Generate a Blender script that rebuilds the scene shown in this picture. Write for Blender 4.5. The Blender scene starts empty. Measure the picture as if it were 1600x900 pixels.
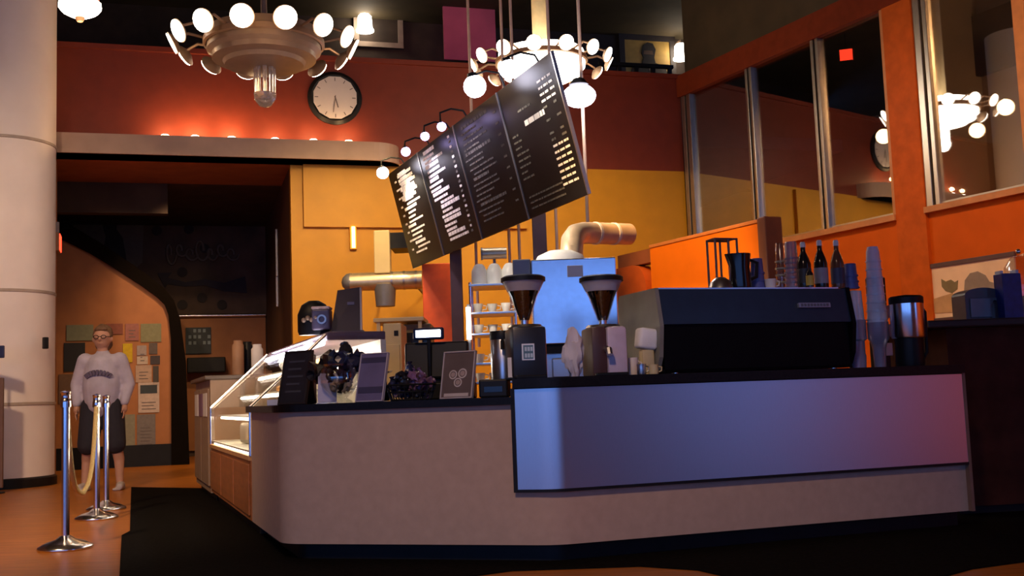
import bpy, bmesh, math, random
from mathutils import Vector, Matrix, noise as mnoise
PI = math.pi
random.seed(7)
SC = bpy.context.scene
COL = SC.collection

# ---------------------------------------------------------------- camera
F = 1700.0; CZ = .865; PITCH = math.radians(5.68); ROLL = math.radians(2.1)
cp, sp, ca, sa = math.cos(PITCH), math.sin(PITCH), math.cos(ROLL), math.sin(ROLL)
FW = Vector((0, cp, sp)); U0 = Vector((0, -sp, cp)); R0 = Vector((1, 0, 0))
RT = ca*R0 - sa*U0; UP = sa*R0 + ca*U0
cd = bpy.data.cameras.new('camera'); cam = bpy.data.objects.new('camera', cd); COL.objects.link(cam)
cd.sensor_width = 36; cd.lens = F/1600*36; cd.clip_end = 200
m4 = Matrix.Identity(4)
for i in range(3):
    m4[i][0] = RT[i]; m4[i][1] = UP[i]; m4[i][2] = -FW[i]
m4[2][3] = CZ
cam.matrix_world = m4
SC.camera = cam

# ---------------------------------------------------------------- world, exposure
SC.view_settings.view_transform = 'Standard'; SC.view_settings.look = 'None'
SC.view_settings.gamma = 1; SC.view_settings.use_curve_mapping = False
SC.view_settings.exposure = 0.22
w = bpy.data.worlds.new('World'); SC.world = w; w.use_nodes = True
bg = w.node_tree.nodes['Background']
bg.inputs[0].default_value = (.16, .36, 1.0, 1); bg.inputs[1].default_value = 1.7   # blue dusk outside the front windows

def light(kind, name, loc, energy, color, radius=.1, target=None, angle=60, blend=.5):
    d = bpy.data.lights.new(name, kind); o = bpy.data.objects.new(name, d); COL.objects.link(o)
    o.location = loc; d.energy = energy; d.color = color
    if kind in ('POINT', 'SPOT'): d.shadow_soft_size = radius
    if kind == 'SPOT':
        d.spot_size = math.radians(angle); d.spot_blend = blend
    if target is not None:
        o.rotation_euler = (Vector(target)-Vector(loc)).to_track_quat('-Z', 'Y').to_euler()
    return o
WARM = (1, .60, .30); AMBER = (1, .50, .18); COOL = (.75, .8, 1)
# added spots without fixtures, brightening the lobby, kitchen and passage
light('SPOT', 'lobby_fill_light', (-4.2, 2.0, 6.8), 2100, (1, .64, .36), .3, (-5.5, 9.6, .6), 64, .7)
light('SPOT', 'lobby_fill_light', (-1.5, -1.0, 6.0), 900, (1, .64, .42), .4, (.2, 5.9, -.6), 40, .9)
light('SPOT', 'lobby_fill_light', (2.6, 6.2, 6.6), 1100, (1, .52, .20), .3, (5.2, 11.4, 1.9), 70, .9)
light('SPOT', 'lobby_fill_light', (5.2, 2.5, 6.4), 1500, (1, .55, .25), .3, (9.0, 3.0, 1.0), 75, .9)
light('SPOT', 'kitchen_fill_light', (-1.3, 11.6, 4.6), 430, (1, .66, .28), .2, (-2.0, 15.2, 1.2), 95, .8)
light('SPOT', 'kitchen_fill_light', (1.0, 12.4, 4.6), 240, (1, .66, .28), .2, (1.2, 16.2, 1.2), 95, .8)
light('SPOT', 'kitchen_fill_light', (.15, 7.3, 3.7), 420, (1, .55, .2), .1, (1.55, 9.75, 1.7), 42, .6)
light('SPOT', 'kitchen_fill_light', (-.9, 7.6, 3.4), 260, (1, .88, .72), .08, (.3, 8.4, 1.75), 58, .7)
light('SPOT', 'passage_fill_light', (-4.6, 15.3, 4.1), 170, WARM, .1, (-5.4, 17.4, 1.0), 80, .8)

# ---------------------------------------------------------------- pixel to place
def ray(px, py): return FW + RT*((px-800)/F) + UP*((450-py)/F)
def at(px, py, Y):
    d = ray(px, py); t = Y/d.y; return Vector((d.x*t, Y, CZ+d.z*t))
def atz(px, py, z):
    d = ray(px, py); t = (z-CZ)/d.z; return Vector((d.x*t, d.y*t, z))
def atpl(px, py, o, dv):
    d = ray(px, py); nx, ny = dv[1], -dv[0]
    t = (nx*o[0]+ny*o[1])/(nx*d.x+ny*d.y); return Vector((d.x*t, d.y*t, CZ+d.z*t))

# ---------------------------------------------------------------- materials
MATS = {}
def mat(name, col, rough=.6, metal=0, emit=0, ecol=None, var=.12, scale=8, bump=0, trans=0, alpha=1, spec=.5, coat=0, ior=1.45, stretch=None):
    if name in MATS: return MATS[name]
    m = bpy.data.materials.new(name); m.use_nodes = True; nt = m.node_tree; N = nt.nodes; L = nt.links
    b = N['Principled BSDF']
    b.inputs['Roughness'].default_value = rough; b.inputs['Metallic'].default_value = metal
    b.inputs['Specular IOR Level'].default_value = spec; b.inputs['IOR'].default_value = ior
    tc = N.new('ShaderNodeTexCoord'); nz = N.new('ShaderNodeTexNoise'); nz.inputs['Scale'].default_value = scale; nz.inputs['Detail'].default_value = 4
    if stretch:
        mp = N.new('ShaderNodeMapping'); mp.inputs['Scale'].default_value = stretch
        L.new(tc.outputs['Object'], mp.inputs[0]); L.new(mp.outputs[0], nz.inputs['Vector'])
    else: L.new(tc.outputs['Object'], nz.inputs['Vector'])
    cr = N.new('ShaderNodeValToRGB'); e = cr.color_ramp.elements
    e[0].position = .3; e[1].position = .7
    e[0].color = tuple(max(0, c*(1-var)) for c in col)+(1,); e[1].color = tuple(min(1, c*(1+var)) for c in col)+(1,)
    L.new(nz.outputs['Fac'], cr.inputs[0]); L.new(cr.outputs[0], b.inputs['Base Color'])
    if bump:
        bp = N.new('ShaderNodeBump'); bp.inputs['Strength'].default_value = bump; bp.inputs['Distance'].default_value = .02
        L.new(nz.outputs['Fac'], bp.inputs['Height']); L.new(bp.outputs[0], b.inputs['Normal'])
    if emit:
        b.inputs['Emission Strength'].default_value = emit
        b.inputs['Emission Color'].default_value = tuple(ecol or col)+(1,)
    if trans: b.inputs['Transmission Weight'].default_value = trans
    if coat: b.inputs['Coat Weight'].default_value = coat
    if alpha < 1: b.inputs['Alpha'].default_value = alpha
    MATS[name] = m; return m
def glassmat(name, tint=(1, 1, 1), refl=.12, rough=.02, rtint=(1, 1, 1)):
    """thin sheet glass: mostly see-through, partly mirror"""
    if name in MATS: return MATS[name]
    m = bpy.data.materials.new(name); m.use_nodes = True; nt = m.node_tree; N = nt.nodes; L = nt.links
    N.remove(N['Principled BSDF']); out = N['Material Output']
    t = N.new('ShaderNodeBsdfTransparent'); g = N.new('ShaderNodeBsdfGlossy'); mx = N.new('ShaderNodeMixShader')
    lw = N.new('ShaderNodeLayerWeight'); lw.inputs[0].default_value = .3
    mr = N.new('ShaderNodeMapRange'); mr.inputs['To Min'].default_value = refl; mr.inputs['To Max'].default_value = min(1, refl+.35)
    t.inputs[0].default_value = tint+(1,); g.inputs['Roughness'].default_value = rough; g.inputs[0].default_value = rtint+(1,)
    L.new(lw.outputs['Facing'], mr.inputs[0]); L.new(mr.outputs[0], mx.inputs[0])
    L.new(t.outputs[0], mx.inputs[1]); L.new(g.outputs[0], mx.inputs[2]); L.new(mx.outputs[0], out.inputs[0])
    MATS[name] = m; return m

# ---------------------------------------------------------------- mesh builder
class MB:
    def __init__(s): s.b = bmesh.new()
    def _faces(s, vs, fs):
        V = [s.b.verts.new(v) for v in vs]; out = []
        for f in fs:
            try: out.append(s.b.faces.new([V[i] for i in f]))
            except ValueError: pass
        return V, out
    def box(s, x0, x1, y0, y1, z0, z1, bev=0, mx=None, seg=2):
        vs = [Vector((x, y, z)) for z in (z0, z1) for y in (y0, y1) for x in (x0, x1)]
        if mx is not None: vs = [mx @ v for v in vs]
        V, fs = s._faces(vs, [(0, 2, 3, 1), (4, 5, 7, 6), (0, 1, 5, 4), (2, 6, 7, 3), (0, 4, 6, 2), (1, 3, 7, 5)])
        if bev:
            es = list({e for f in fs for e in f.edges})
            bmesh.ops.bevel(s.b, geom=es, offset=bev, segments=seg, affect='EDGES', profile=.5)
        return s
    def prism(s, poly, z0, z1, mx=None):
        n = len(poly); vs = [Vector((p[0], p[1], z0)) for p in poly]+[Vector((p[0], p[1], z1)) for p in poly]
        if mx is not None: vs = [mx @ v for v in vs]
        s._faces(vs, [tuple(reversed(range(n))), tuple(range(n, 2*n))]+[(i, (i+1) % n, n+(i+1) % n, n+i) for i in range(n)])
        return s
    def hexa(s, pts):
        s._faces([Vector(p) for p in pts], [(0, 3, 2, 1), (4, 5, 6, 7), (0, 1, 5, 4), (1, 2, 6, 5), (2, 3, 7, 6), (3, 0, 4, 7)]); return s
    def lathe(s, prof, c=(0, 0, 0), n=24, mx=None, sx=1, sy=1, wob=None):
        rings = []
        for r, z in prof:
            if r < 1e-5:
                v = Vector((c[0], c[1], c[2]+z)); rings.append([s.b.verts.new(mx @ v if mx is not None else v)])
            else:
                R = []
                for k in range(n):
                    a = 2*PI*k/n; q = r*(wob(a, z) if wob else 1)
                    v = Vector((c[0]+q*sx*math.cos(a), c[1]+q*sy*math.sin(a), c[2]+z)); R.append(s.b.verts.new(mx @ v if mx is not None else v))
                rings.append(R)
        for A, B in zip(rings, rings[1:]):
            if len(A) == 1 and len(B) == 1: continue
            for k in range(n):
                k2 = (k+1) % n
                f = [A[0], B[k2], B[k]] if len(A) == 1 else [A[k], A[k2], B[0]] if len(B) == 1 else [A[k], A[k2], B[k2], B[k]]
                try: s.b.faces.new(f)
                except ValueError: pass
        return s
    def tube(s, pts, r, n=8, cap=True, flat=1):
        pts = [Vector(p) for p in pts]; rs = r if isinstance(r, (list, tuple)) else [r]*len(pts)
        rings = []; ref = None
        for i, p in enumerate(pts):
            d = (pts[min(i+1, len(pts)-1)]-pts[max(i-1, 0)]).normalized()
            if ref is None: ref = Vector((0, 0, 1)) if abs(d.z) < .9 else Vector((1, 0, 0))
            a = d.cross(ref).normalized(); b = a.cross(d).normalized(); ref = b
            rings.append([s.b.verts.new(p+(a*math.cos(2*PI*k/n)+b*flat*math.sin(2*PI*k/n))*rs[i]) for k in range(n)])
        for A, B in zip(rings, rings[1:]):
            for k in range(n): s.b.faces.new([A[k], A[(k+1) % n], B[(k+1) % n], B[k]])
        if cap: s.b.faces.new(list(reversed(rings[0]))); s.b.faces.new(rings[-1])
        return s
    def cyl(s, p0, p1, r0, r1=None, n=16): return s.tube([p0, p1], [r0, r0 if r1 is None else r1], n)
    def ball(s, c, r, sub=2, sc=(1, 1, 1), nz=0, seed=0):
        g = bmesh.ops.create_icosphere(s.b, subdivisions=sub, radius=1)
        for v in g['verts']:
            q = v.co.copy(); k = 1+(nz*mnoise.noise(q*2.2+Vector((seed, seed*.7, 0))) if nz else 0)
            v.co = Vector(c)+Vector((q.x*sc[0], q.y*sc[1], q.z*sc[2]))*r*k
        return s
    def mesh(s, name):
        bmesh.ops.recalc_face_normals(s.b, faces=s.b.faces[:])
        me = bpy.data.meshes.new(name); s.b.to_mesh(me); s.b.free(); return me
    def obj(s, name, m, parent=None, smooth=False, fr=None, kind=None, ang=40):
        me = s.mesh(name); me.materials.append(m)
        if smooth:
            me.polygons.foreach_set('use_smooth', [True]*len(me.polygons))
            try: me.set_sharp_from_angle(angle=math.radians(ang))
            except Exception: pass
        return link(me, name, parent, fr, kind)
def link(me, name, parent=None, fr=None, kind=None):
    o = bpy.data.objects.new(name, me); COL.objects.link(o)
    if parent is not None: o.parent = parent
    if fr is not None: o.location = (fr[0], fr[1], 0); o.rotation_euler = (0, 0, fr[2])
    if kind: o['kind'] = kind
    return o
def tag(o, label, cat, group=None):
    o['label'] = label; o['category'] = cat
    if group: o['group'] = group
    return o
def thing(name, label, cat, loc=(0, 0, 0), rz=0, group=None):
    o = bpy.data.objects.new(name, None); COL.objects.link(o); o.empty_display_size = .1
    o.location = loc; o.rotation_euler = (0, 0, rz); return tag(o, label, cat, group)
def struct(o): o['kind'] = 'structure'; return o
def copy_tree(o, parent=None):
    c = o.copy(); COL.objects.link(c); c.parent = parent
    for ch in list(o.children): copy_tree(ch, c)
    return c
def rotm(axis, deg, c=(0, 0, 0)):
    return Matrix.Translation(c) @ Matrix.Rotation(math.radians(deg), 4, axis) @ Matrix.Translation(-Vector(c))
def local(fr, P):
    c, s_ = math.cos(fr[2]), math.sin(fr[2]); dx, dy = P[0]-fr[0], P[1]-fr[1]
    return Vector((dx*c+dy*s_, -dx*s_+dy*c, P[2]))

# ---------------------------------------------------------------- palette
WOODF = mat('floor_wood', (.40, .13, .018), .35, spec=.3, var=.25, scale=3, stretch=(1, 9, 1))
CARPET = mat('carpet_dark', (.006, .005, .004), .98, spec=.05, var=.5, scale=60, bump=.3)
REDW = mat('wall_red_paint', (.19, .026, .008), .6, var=.08, scale=5)
YELW = mat('wall_yellow_paint', (.58, .265, .010), .5, var=.06, scale=4)
ORGW = mat('wall_orange_paint', (.62, .115, .005), .6, spec=.2, var=.06, scale=4)
ORGB = mat('panel_bright_orange', (.85, .19, .005), .5, spec=.2, var=.05, scale=4)
BROWNW = mat('wall_brown_paint', (.30, .10, .03), .7, var=.15, scale=4)
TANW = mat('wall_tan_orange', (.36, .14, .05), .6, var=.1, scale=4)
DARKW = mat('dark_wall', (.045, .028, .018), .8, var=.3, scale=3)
OLIVE = mat('olive_wall', (.075, .052, .024), .8, var=.2, scale=2)
CREAM = mat('plaster_cream', (.55, .45, .38), .6, var=.06, scale=3)
FASC = mat('fascia_plaster', (.42, .27, .19), .5, var=.08, scale=4)
COLM = mat('column_paint', (.80, .73, .70), .45, var=.04, scale=3)
BLACK = mat('black_plastic', (.009, .009, .010), .45, var=.2, spec=.25)
BLACKG = mat('black_gloss', (.008, .008, .010), .18, var=.2)
STONE = mat('black_worktop', (.006, .005, .005), .4, spec=.2, var=.5, scale=70)
LAMI = mat('beige_laminate', (.46, .33, .25), .6, spec=.3, var=.05, scale=18)
STEEL = mat('brushed_steel', (.62, .64, .68), .30, 1, var=.05, scale=30, stretch=(1, 1, 40))
PANEL = mat('brushed_panel', (.52, .54, .60), .33, 1, var=.05, scale=30, stretch=(60, 60, 1))
CHROME = mat('chrome', (.78, .78, .82), .2, 1, var=.03)
ALU = mat('aluminium_frame', (.50, .46, .42), .35, 1, var=.05)
DUCT = mat('galvanised_duct', (.62, .52, .36), .38, .8, var=.12, scale=14)
WHITE = mat('white_plastic', (.75, .73, .72), .45, var=.04)
PAPER = mat('white_paper', (.72, .68, .64), .8, var=.06)
CREAMM = mat('cream_metal', (.62, .50, .26), .4, var=.05)
GREYM = mat('grey_metal', (.20, .20, .22), .45, .4, var=.1)
DKPOST = mat('dark_purple_post', (.10, .06, .065), .5, var=.1)
GLASS = glassmat('clear_glass', (.97, .97, .97), .06)
PANEG = glassmat('window_glass', (.75, .72, .7), .22, .015)
CLEARP = glassmat('clear_plastic', (.86, .85, .88), .10, .12)
BULB = mat('lamp_lit', (1, .93, .82), .4, emit=9, ecol=(1, .90, .74))
BULBC = mat('lamp_lit_cool', (.9, .9, 1), .4, emit=14, ecol=(.85, .82, 1))
BULBV = mat('lamp_lit_violet', (.7, .6, 1), .4, emit=8, ecol=(.55, .45, 1))
REDL = mat('sign_lit_red', (1, .05, .02), .4, emit=4, ecol=(1, .04, .015))

# ================================================================ the setting
K = (2.746, 16.70)
BA = math.atan(.297); BWF = (K[0], K[1], BA)                 # back wall: local x along it (left is negative), +y behind it
RA = math.atan2(-1, .52); RWF = (K[0], K[1], RA)             # right wall: local x towards the viewer, +y behind it
def bwp(px, py, y=0):                                        # pixel to back-wall frame on the plane local y
    o = (K[0]-math.sin(BA)*y, K[1]+math.cos(BA)*y)
    return local(BWF, atpl(px, py, o, (math.cos(BA), math.sin(BA))))
def rwp(px, py, y=0):
    o = (K[0]-math.sin(RA)*y, K[1]+math.cos(RA)*y)
    return local(RWF, atpl(px, py, o, (math.cos(RA), math.sin(RA))))
def bwbox(name, m, x0, x1, y0, y1, z0, z1, bev=0, fr=BWF, parent=None):
    return MB().box(x0, x1, y0, y1, z0, z1, bev).obj(name, m, parent, fr=None if parent else fr)
def wprism(poly_xz, y0, y1, mb=None):                        # outline in (x, z) pushed from y0 to y1
    mb = mb or MB(); mx = Matrix(((1, 0, 0, 0), (0, 0, 1, 0), (0, 1, 0, 0), (0, 0, 0, 1)))
    return mb.prism(poly_xz, y0, y1, mx)

struct(MB().box(-14, 30, -5, 36, -.2, 0).obj('floor', WOODF))
xl = bwp(86, 400).x; xj = bwp(456, 420).x; xlf = -10.2
# dark carpet around the counter
cpx = [(205, 762), (330, 764), (480, 772), (1720, 772), (1720, 862), (1600, 879), (1520, 890), (1440, 912), (1160, 908), (1090, 892), (1000, 886), (800, 893), (690, 908), (186, 912), (190, 838), (203, 831)]
struct(MB().prism([atz(a, b, 0)[:2] for a, b in cpx], .001, .008).obj('floor_carpet', CARPET))
struct(MB().box(-14, 30, -5, 36, 8.0, 8.2).obj('ceiling', OLIVE))
struct(MB().box(-11.3, -11.1, -4.2, 20, 0, 8).obj('wall_left', TANW))
# front wall behind the viewer: big blue dusk windows
mb = MB(); mb.box(-11.3, 11.6, -4.4, -4.2, 0, .5); mb.box(-11.3, 11.6, -4.4, -4.2, 3.3, 8)
for x in (-11.2, -7.4, -3.6, .2, 4.0): mb.box(x-.16, x+.16, -4.42, -4.18, .5, 3.3)
mb.box(4.0, 11.6, -4.4, -4.2, .5, 3.3)
struct(mb.obj('wall_front', TANW))
# back wall
struct(bwbox('wall_back_upper', REDW, xlf, 0, 0, .2, 4.25, 5.72))
struct(bwbox('wall_back', YELW, xj, 0, 0, .2, 0, 4.25))
struct(bwbox('wall_back_left', TANW, xlf, xl, 0, .2, 0, 4.25))
struct(bwbox('trim_1', REDW, xlf, 0, -.05, .25, 5.72, 5.79))
# mezzanine behind the parapet
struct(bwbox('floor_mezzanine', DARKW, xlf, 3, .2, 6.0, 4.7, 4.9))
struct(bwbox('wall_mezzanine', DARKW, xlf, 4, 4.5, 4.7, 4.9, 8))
xs = rwp(1000, 20).x
# fascia with a rounded end over the passage
zt, zb = 4.47, 4.2
x0 = bwp(60, 250, -.4).x; x1 = bwp(585, 262, -.4).x
pl = [(x0, 0), (x0, -.4), (x1, -.4)]+[(x1+.42*math.sin(t*PI/16), -.4*math.cos(t*PI/16)) for t in range(1, 9)]
fo = struct(MB().prism(pl, zb, zt).obj('trim_2', FASC, fr=BWF)); MB().prism([(p[0], p[1]-.03 if p[1] < -.01 else p[1]) for p in pl], zb, zb+.05).obj('lower_lip', FASC, fo)
# passage
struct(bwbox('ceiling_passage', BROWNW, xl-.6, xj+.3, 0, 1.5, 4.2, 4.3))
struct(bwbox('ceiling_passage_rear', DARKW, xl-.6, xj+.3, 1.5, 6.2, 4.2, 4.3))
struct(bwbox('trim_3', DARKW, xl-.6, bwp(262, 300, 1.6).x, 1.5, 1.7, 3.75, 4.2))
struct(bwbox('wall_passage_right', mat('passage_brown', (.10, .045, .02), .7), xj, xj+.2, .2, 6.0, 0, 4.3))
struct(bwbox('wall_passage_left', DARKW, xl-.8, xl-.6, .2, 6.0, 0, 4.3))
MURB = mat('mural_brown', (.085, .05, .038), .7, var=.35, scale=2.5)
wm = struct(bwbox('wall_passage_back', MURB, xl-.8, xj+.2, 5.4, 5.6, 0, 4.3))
# mural on the passage back wall: blotches, a seated figure panel, a long ribbon arrow, looping script
MUR_D = mat('mural_dark', (.022, .015, .018), .7); MUR_L = mat('mural_pale', (.13, .10, .085), .7); MUR_V = mat('mural_violet', (.03, .024, .04), .7)
def mur(poly, m, name, dy=.02):
    q = [bwp(a, b, 5.38) for a, b in poly]; return wprism([(v.x, v.z) for v in q], 5.39-dy, 5.39).obj(name, m, wm)
mur([(110, 322), (225, 325), (222, 410), (200, 430), (115, 360)], MUR_L, 'mural_panel', .01)
mur([(158, 345), (165, 332), (177, 331), (184, 342), (182, 358), (192, 372), (196, 395), (200, 420), (160, 400), (165, 370)], MUR_D, 'mural_figure')
mur([(246, 427), (268, 426), (262, 434), (290, 441), (320, 436), (350, 442), (383, 432), (386, 458), (350, 455), (320, 446), (290, 448), (262, 444), (258, 450)], MUR_V, 'mural_arrow')
mb = MB()
for k in range(7):
    ctr = 262+k*16; h = 30 if k in (0, 3) else 17
    pts = [bwp(ctr+9*math.cos(t)*(.6+.1*k % .4)+t*1.4, 398-h*.5*math.sin(t)-(6 if k % 2 else 0), 5.36) for t in [i*.45 for i in range(15)]]
    mb.tube([(p.x, 5.36, p.z) for p in pts], .028, 5)
mb.obj('mural_script', MUR_L, wm, kind='stuff')
for a, b in ((245, 360), (295, 358), (285, 425), (285, 476), (316, 465), (347, 476), (320, 388)):
    q = bwp(a, b, 5.36); MB().lathe([(0, 0), (.09, 0), (.09, .02), (0, .02)], n=14, mx=Matrix.Translation((q.x, 5.39, q.z)) @ Matrix.Rotation(PI/2, 4, 'X')).obj('mural_dot', MUR_D, wm)
# lower wall band, shiny rail
q0, q1 = bwp(272, 494, 5.3), bwp(415, 496, 5.3)
bwbox('lower_wall_band', TANW, q0.x, q1.x, 5.34, 5.39, .1, q0.z-.02, parent=wm)
MB().cyl((q0.x, 5.28, q0.z), (q1.x, 5.28, q0.z), .03, n=10).obj('rail', CHROME, wm, True)
# stair side wall with its dark string
YS = 2.6
sq = [(84, 372), (100, 376), (140, 396), (180, 420), (220, 446), (245, 464), (257, 476), (263, 492), (267, 530), (268, 735), (60, 735), (60, 365)]
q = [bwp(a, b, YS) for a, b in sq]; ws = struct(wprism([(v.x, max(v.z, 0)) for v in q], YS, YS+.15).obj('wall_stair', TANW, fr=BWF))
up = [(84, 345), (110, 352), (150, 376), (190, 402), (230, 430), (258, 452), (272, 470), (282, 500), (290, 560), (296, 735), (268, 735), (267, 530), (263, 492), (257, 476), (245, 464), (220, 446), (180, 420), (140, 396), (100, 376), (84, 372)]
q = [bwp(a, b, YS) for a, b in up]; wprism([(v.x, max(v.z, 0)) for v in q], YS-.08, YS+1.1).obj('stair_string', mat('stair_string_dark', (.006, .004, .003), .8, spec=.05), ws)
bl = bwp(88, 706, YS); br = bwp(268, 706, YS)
struct(bwbox('baseboard_stair', BLACK, bl.x, br.x, YS-.03, YS, 0, .33))
# light edge strips on the passage's right wall
for a, b0, b1 in ((427, 358, 432), (417, 425, 480)):
    u, v = at(a, b0, 17.3), at(a, b1, 17.3); u = local(BWF, u); v = local(BWF, v)
    tag(MB().box(xj-.04, xj, u.y-.03, u.y+.03, v.z, u.z, .008).obj('door_edge_strip', ALU, fr=BWF), 'upper thin metal strip on the dark passage jamb' if a == 427 else 'lower thin metal strip on the dark passage jamb', 'metal strip')

# right wall: orange knee wall, window band, top beam
ZS, ZT = 2.85, 5.42
xp0, xp1 = rwp(1391, 150).x, rwp(1437, 150).x
L = 23.0
struct(bwbox('wall_right', ORGW, 0, L, 0, .2, 0, ZS, fr=RWF))
struct(bwbox('trim_4', mat('beam_red', (.20, .030, .008), .6, spec=.2), 0, L, -.06, .2, ZT, 5.76, fr=RWF))
struct(bwbox('wall_right_upper', OLIVE, 0, L, .12, .3, 5.76, 8, fr=RWF))
struct(bwbox('trim_5', mat('post_orange', (.55, .11, .010), .55, spec=.2), xp0, xp1, -.05, .2, 0, ZT, fr=RWF))
SILLM = mat('sill_tan', (.55, .24, .09), .45)
struct(bwbox('trim_6', SILLM, 0, xp0, -.08, .1, ZS-.05, ZS+.02, fr=RWF))
struct(bwbox('trim_7', SILLM, xp1, 9.2, -.08, .1, ZS-.04, ZS+.03, fr=RWF))
struct(bwbox('wall_right_near', ORGW, 9.2, L, 0, .2, ZS, ZT, fr=RWF))
JG = mat('joint_dark', (.02, .015, .012), .6)
# window 1: four tall panes between double mullions
mx_px = [(1078, 250), (1178, 240), (1284, 230)]
xm = [rwp(a, b).x for a, b in mx_px]
wn = struct(MB().box(0, xp0, .02, .06, ZS+.02, ZS+.06).obj('window_1', ALU, fr=RWF))
edges = [0.02]+xm+[xp0]
for i, x in enumerate(xm):
    wd = .14 if i else .22
    MB().box(x-wd/2, x-.02, -.03, .07, ZS+.02, ZT, .006).obj('mullion', ALU, wn)
    MB().box(x+.02, x+wd/2, -.03, .07, ZS+.02, ZT, .006).obj('mullion', ALU, wn)
    MB().box(x-.02, x+.02, .0, .07, ZS+.02, ZT).obj('mullion_joint', JG, wn)
MB().box(xp0-.06, xp0, -.03, .07, ZS+.02, ZT).obj('mullion', SILLM, wn)
for a, b in zip(edges, edges[1:]): MB().box(a+.03, b-.03, .03, .04, ZS+.04, ZT).obj('pane', PANEG, wn)
# window 2: one big pane right of the post
w2 = struct(MB().box(xp1, 9.2, .02, .06, ZS+.03, ZS+.07).obj('window_2', ALU, fr=RWF))
xe = rwp(1592, 120).x
MB().box(xp1, xp1+.10, -.03, .08, ZS+.03, ZT, .006).obj('mullion', ALU, w2)
MB().box(xp1+.10, xp1+.13, 0, .08, ZS+.03, ZT).obj('mullion_joint', JG, w2)
MB().box(xp1+.13, xp1+.19, -.02, .08, ZS+.03, ZT, .006).obj('mullion', ALU, w2)
MB().box(xe, xe+.14, -.03, .08, ZS+.03, ZT, .006).obj('mullion', SILLM, w2)
MB().box(xp1+.19, xe, .03, .04, ZS+.05, ZT).obj('pane', PANEG, w2)
MB().box(xe+.14, 9.2, .03, .04, ZS+.05, ZT).obj('pane', PANEG, w2)
# rooms behind the glass; added beige wall and dark band imitate a reflection
REFLW = mat('reflection_beige', (.42, .33, .22), .7, var=.1, scale=2)
struct(bwbox('wall_reflection_partition', REFLW, xp0+.1, xp0+.2, .2, 1.5, 0, 8, fr=RWF))
struct(bwbox('wall_hall_dark', DARKW, -6, xp0+.1, 6.8, 7, 0, 8, fr=RWF))
struct(bwbox('wall_hall_side', DARKW, -6.2, -6, .2, 7, 0, 8, fr=RWF))
struct(bwbox('wall_reflection_backing', REFLW, xp0+.2, 14, 1.4, 1.6, 0, 8, fr=RWF))
struct(bwbox('wall_reflection_end', REFLW, 14, 14.2, .2, 1.6, 0, 8, fr=RWF))
qa, qb = rwp(1500, 35, 1.35), rwp(1625, 88, 1.35)
struct(bwbox('trim_8', mat('reflection_dark_band', (.06, .04, .03), .8), qa.x, qb.x+3, 1.3, 1.4, qb.z, qa.z, fr=RWF))
hl = (K[0]+7.6*math.cos(RA)-.8*math.sin(RA), K[1]+7.6*math.sin(RA)+.8*math.cos(RA), 3.4)
light('POINT', 'reflection_fill_light', hl, 60, WARM, .2)  # added light without a fixture, brightens the beige backing

# ---------------------------------------------------------------- round white column
cc = at(3, 600, 13.35); cc.z = 0
cr_ = .60
co = struct(MB().cyl((0, 0, .0), (0, 0, 8), cr_, n=64).obj('column', COLM, smooth=True)); co.location = cc
for py in (210, 452, 632):
    z = at(2, py, 12.75).z
    MB().lathe([(cr_, -.02), (cr_+.012, -.015), (cr_+.012, .015), (cr_, .02)], (0, 0, z), 64).obj('joint_ring', mat('column_joint', (.40, .33, .28), .5), co, True)
MB().lathe([(cr_, 0), (cr_+.03, 0), (cr_+.03, .10), (cr_, .12)], (0, 0, 0), 64).obj('column_base', BLACK, co, True)

# ================================================================ service counter
def fillet(pts, rad, n=8):
    out = [Vector(pts[0][:2])]
    for i in range(1, len(pts)-1):
        a, b, c = Vector(pts[i-1][:2]), Vector(pts[i][:2]), Vector(pts[i+1][:2]); r = rad[i]
        if r <= 0: out.append(b); continue
        u, v = (a-b).normalized(), (c-b).normalized(); th = u.angle(v); t = r/math.tan(th/2)
        for k in range(n+1):
            s_ = k/n; out.append((b+u*t)*(1-s_)**2+b*2*s_*(1-s_)+(b+v*t)*s_**2)
    out.append(Vector(pts[-1][:2])); return out
def offset(path, d):                                          # positive = to the left of travel
    out = []
    for i, p in enumerate(path):
        a = (p-path[i-1]).normalized() if i else None; b = (path[i+1]-p).normalized() if i < len(path)-1 else None
        a = a or b; b = b or a; na, nb = Vector((-a.y, a.x)), Vector((-b.y, b.x)); m = (na+nb).normalized()
        out.append(p+m*d/max(.3, m.dot(na)))
    return out
def band(path, d0, d1): return [tuple(p) for p in offset(path, d0)]+[tuple(p) for p in reversed(offset(path, d1))]
A0 = (-1.78, 7.34); A = (-1.32, 6.12); B = (.18, 5.66); C = (2.63, 6.49)
S = Vector((.0, 5.715))
P_left = fillet([A0, A, S], [0, .22, 0]); P_right = fillet([S, B, C], [0, .22, 0], 12)
P_all = fillet([A0, A, B, C], [0, .22, .30, 0], 12)
cn = thing('service_counter', 'long curved coffee counter with beige laminate front and blue-grey metal panel', 'counter')
MB().prism(band(P_all, 0, .72), .10, .822).obj('laminate_front', LAMI, cn, True, ang=30)
MB().prism(band(P_all, .10, .66), 0, .10).obj('toe_kick', BLACK, cn)
MB().prism(band(P_right, .012, .70), .822, .905).obj('bar_riser', BLACK, cn)
MB().prism(band(P_right, -.03, 0.012), .385, .90).obj('metal_panel', PANEL, cn, True, ang=30)
MB().prism(band(P_right, -.034, -.002), .370, .385).obj('panel_edge', BLACK, cn)
dS = (P_right[1]-P_right[0]).normalized()
MB().prism(band([S-dS*.02, S+dS*.001], -.034, .3), .370, .905).obj('panel_end', BLACK, cn)
e = offset(P_right, -.012)[-1]; d_ = (P_right[-1]-P_right[-2]).normalized()
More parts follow.
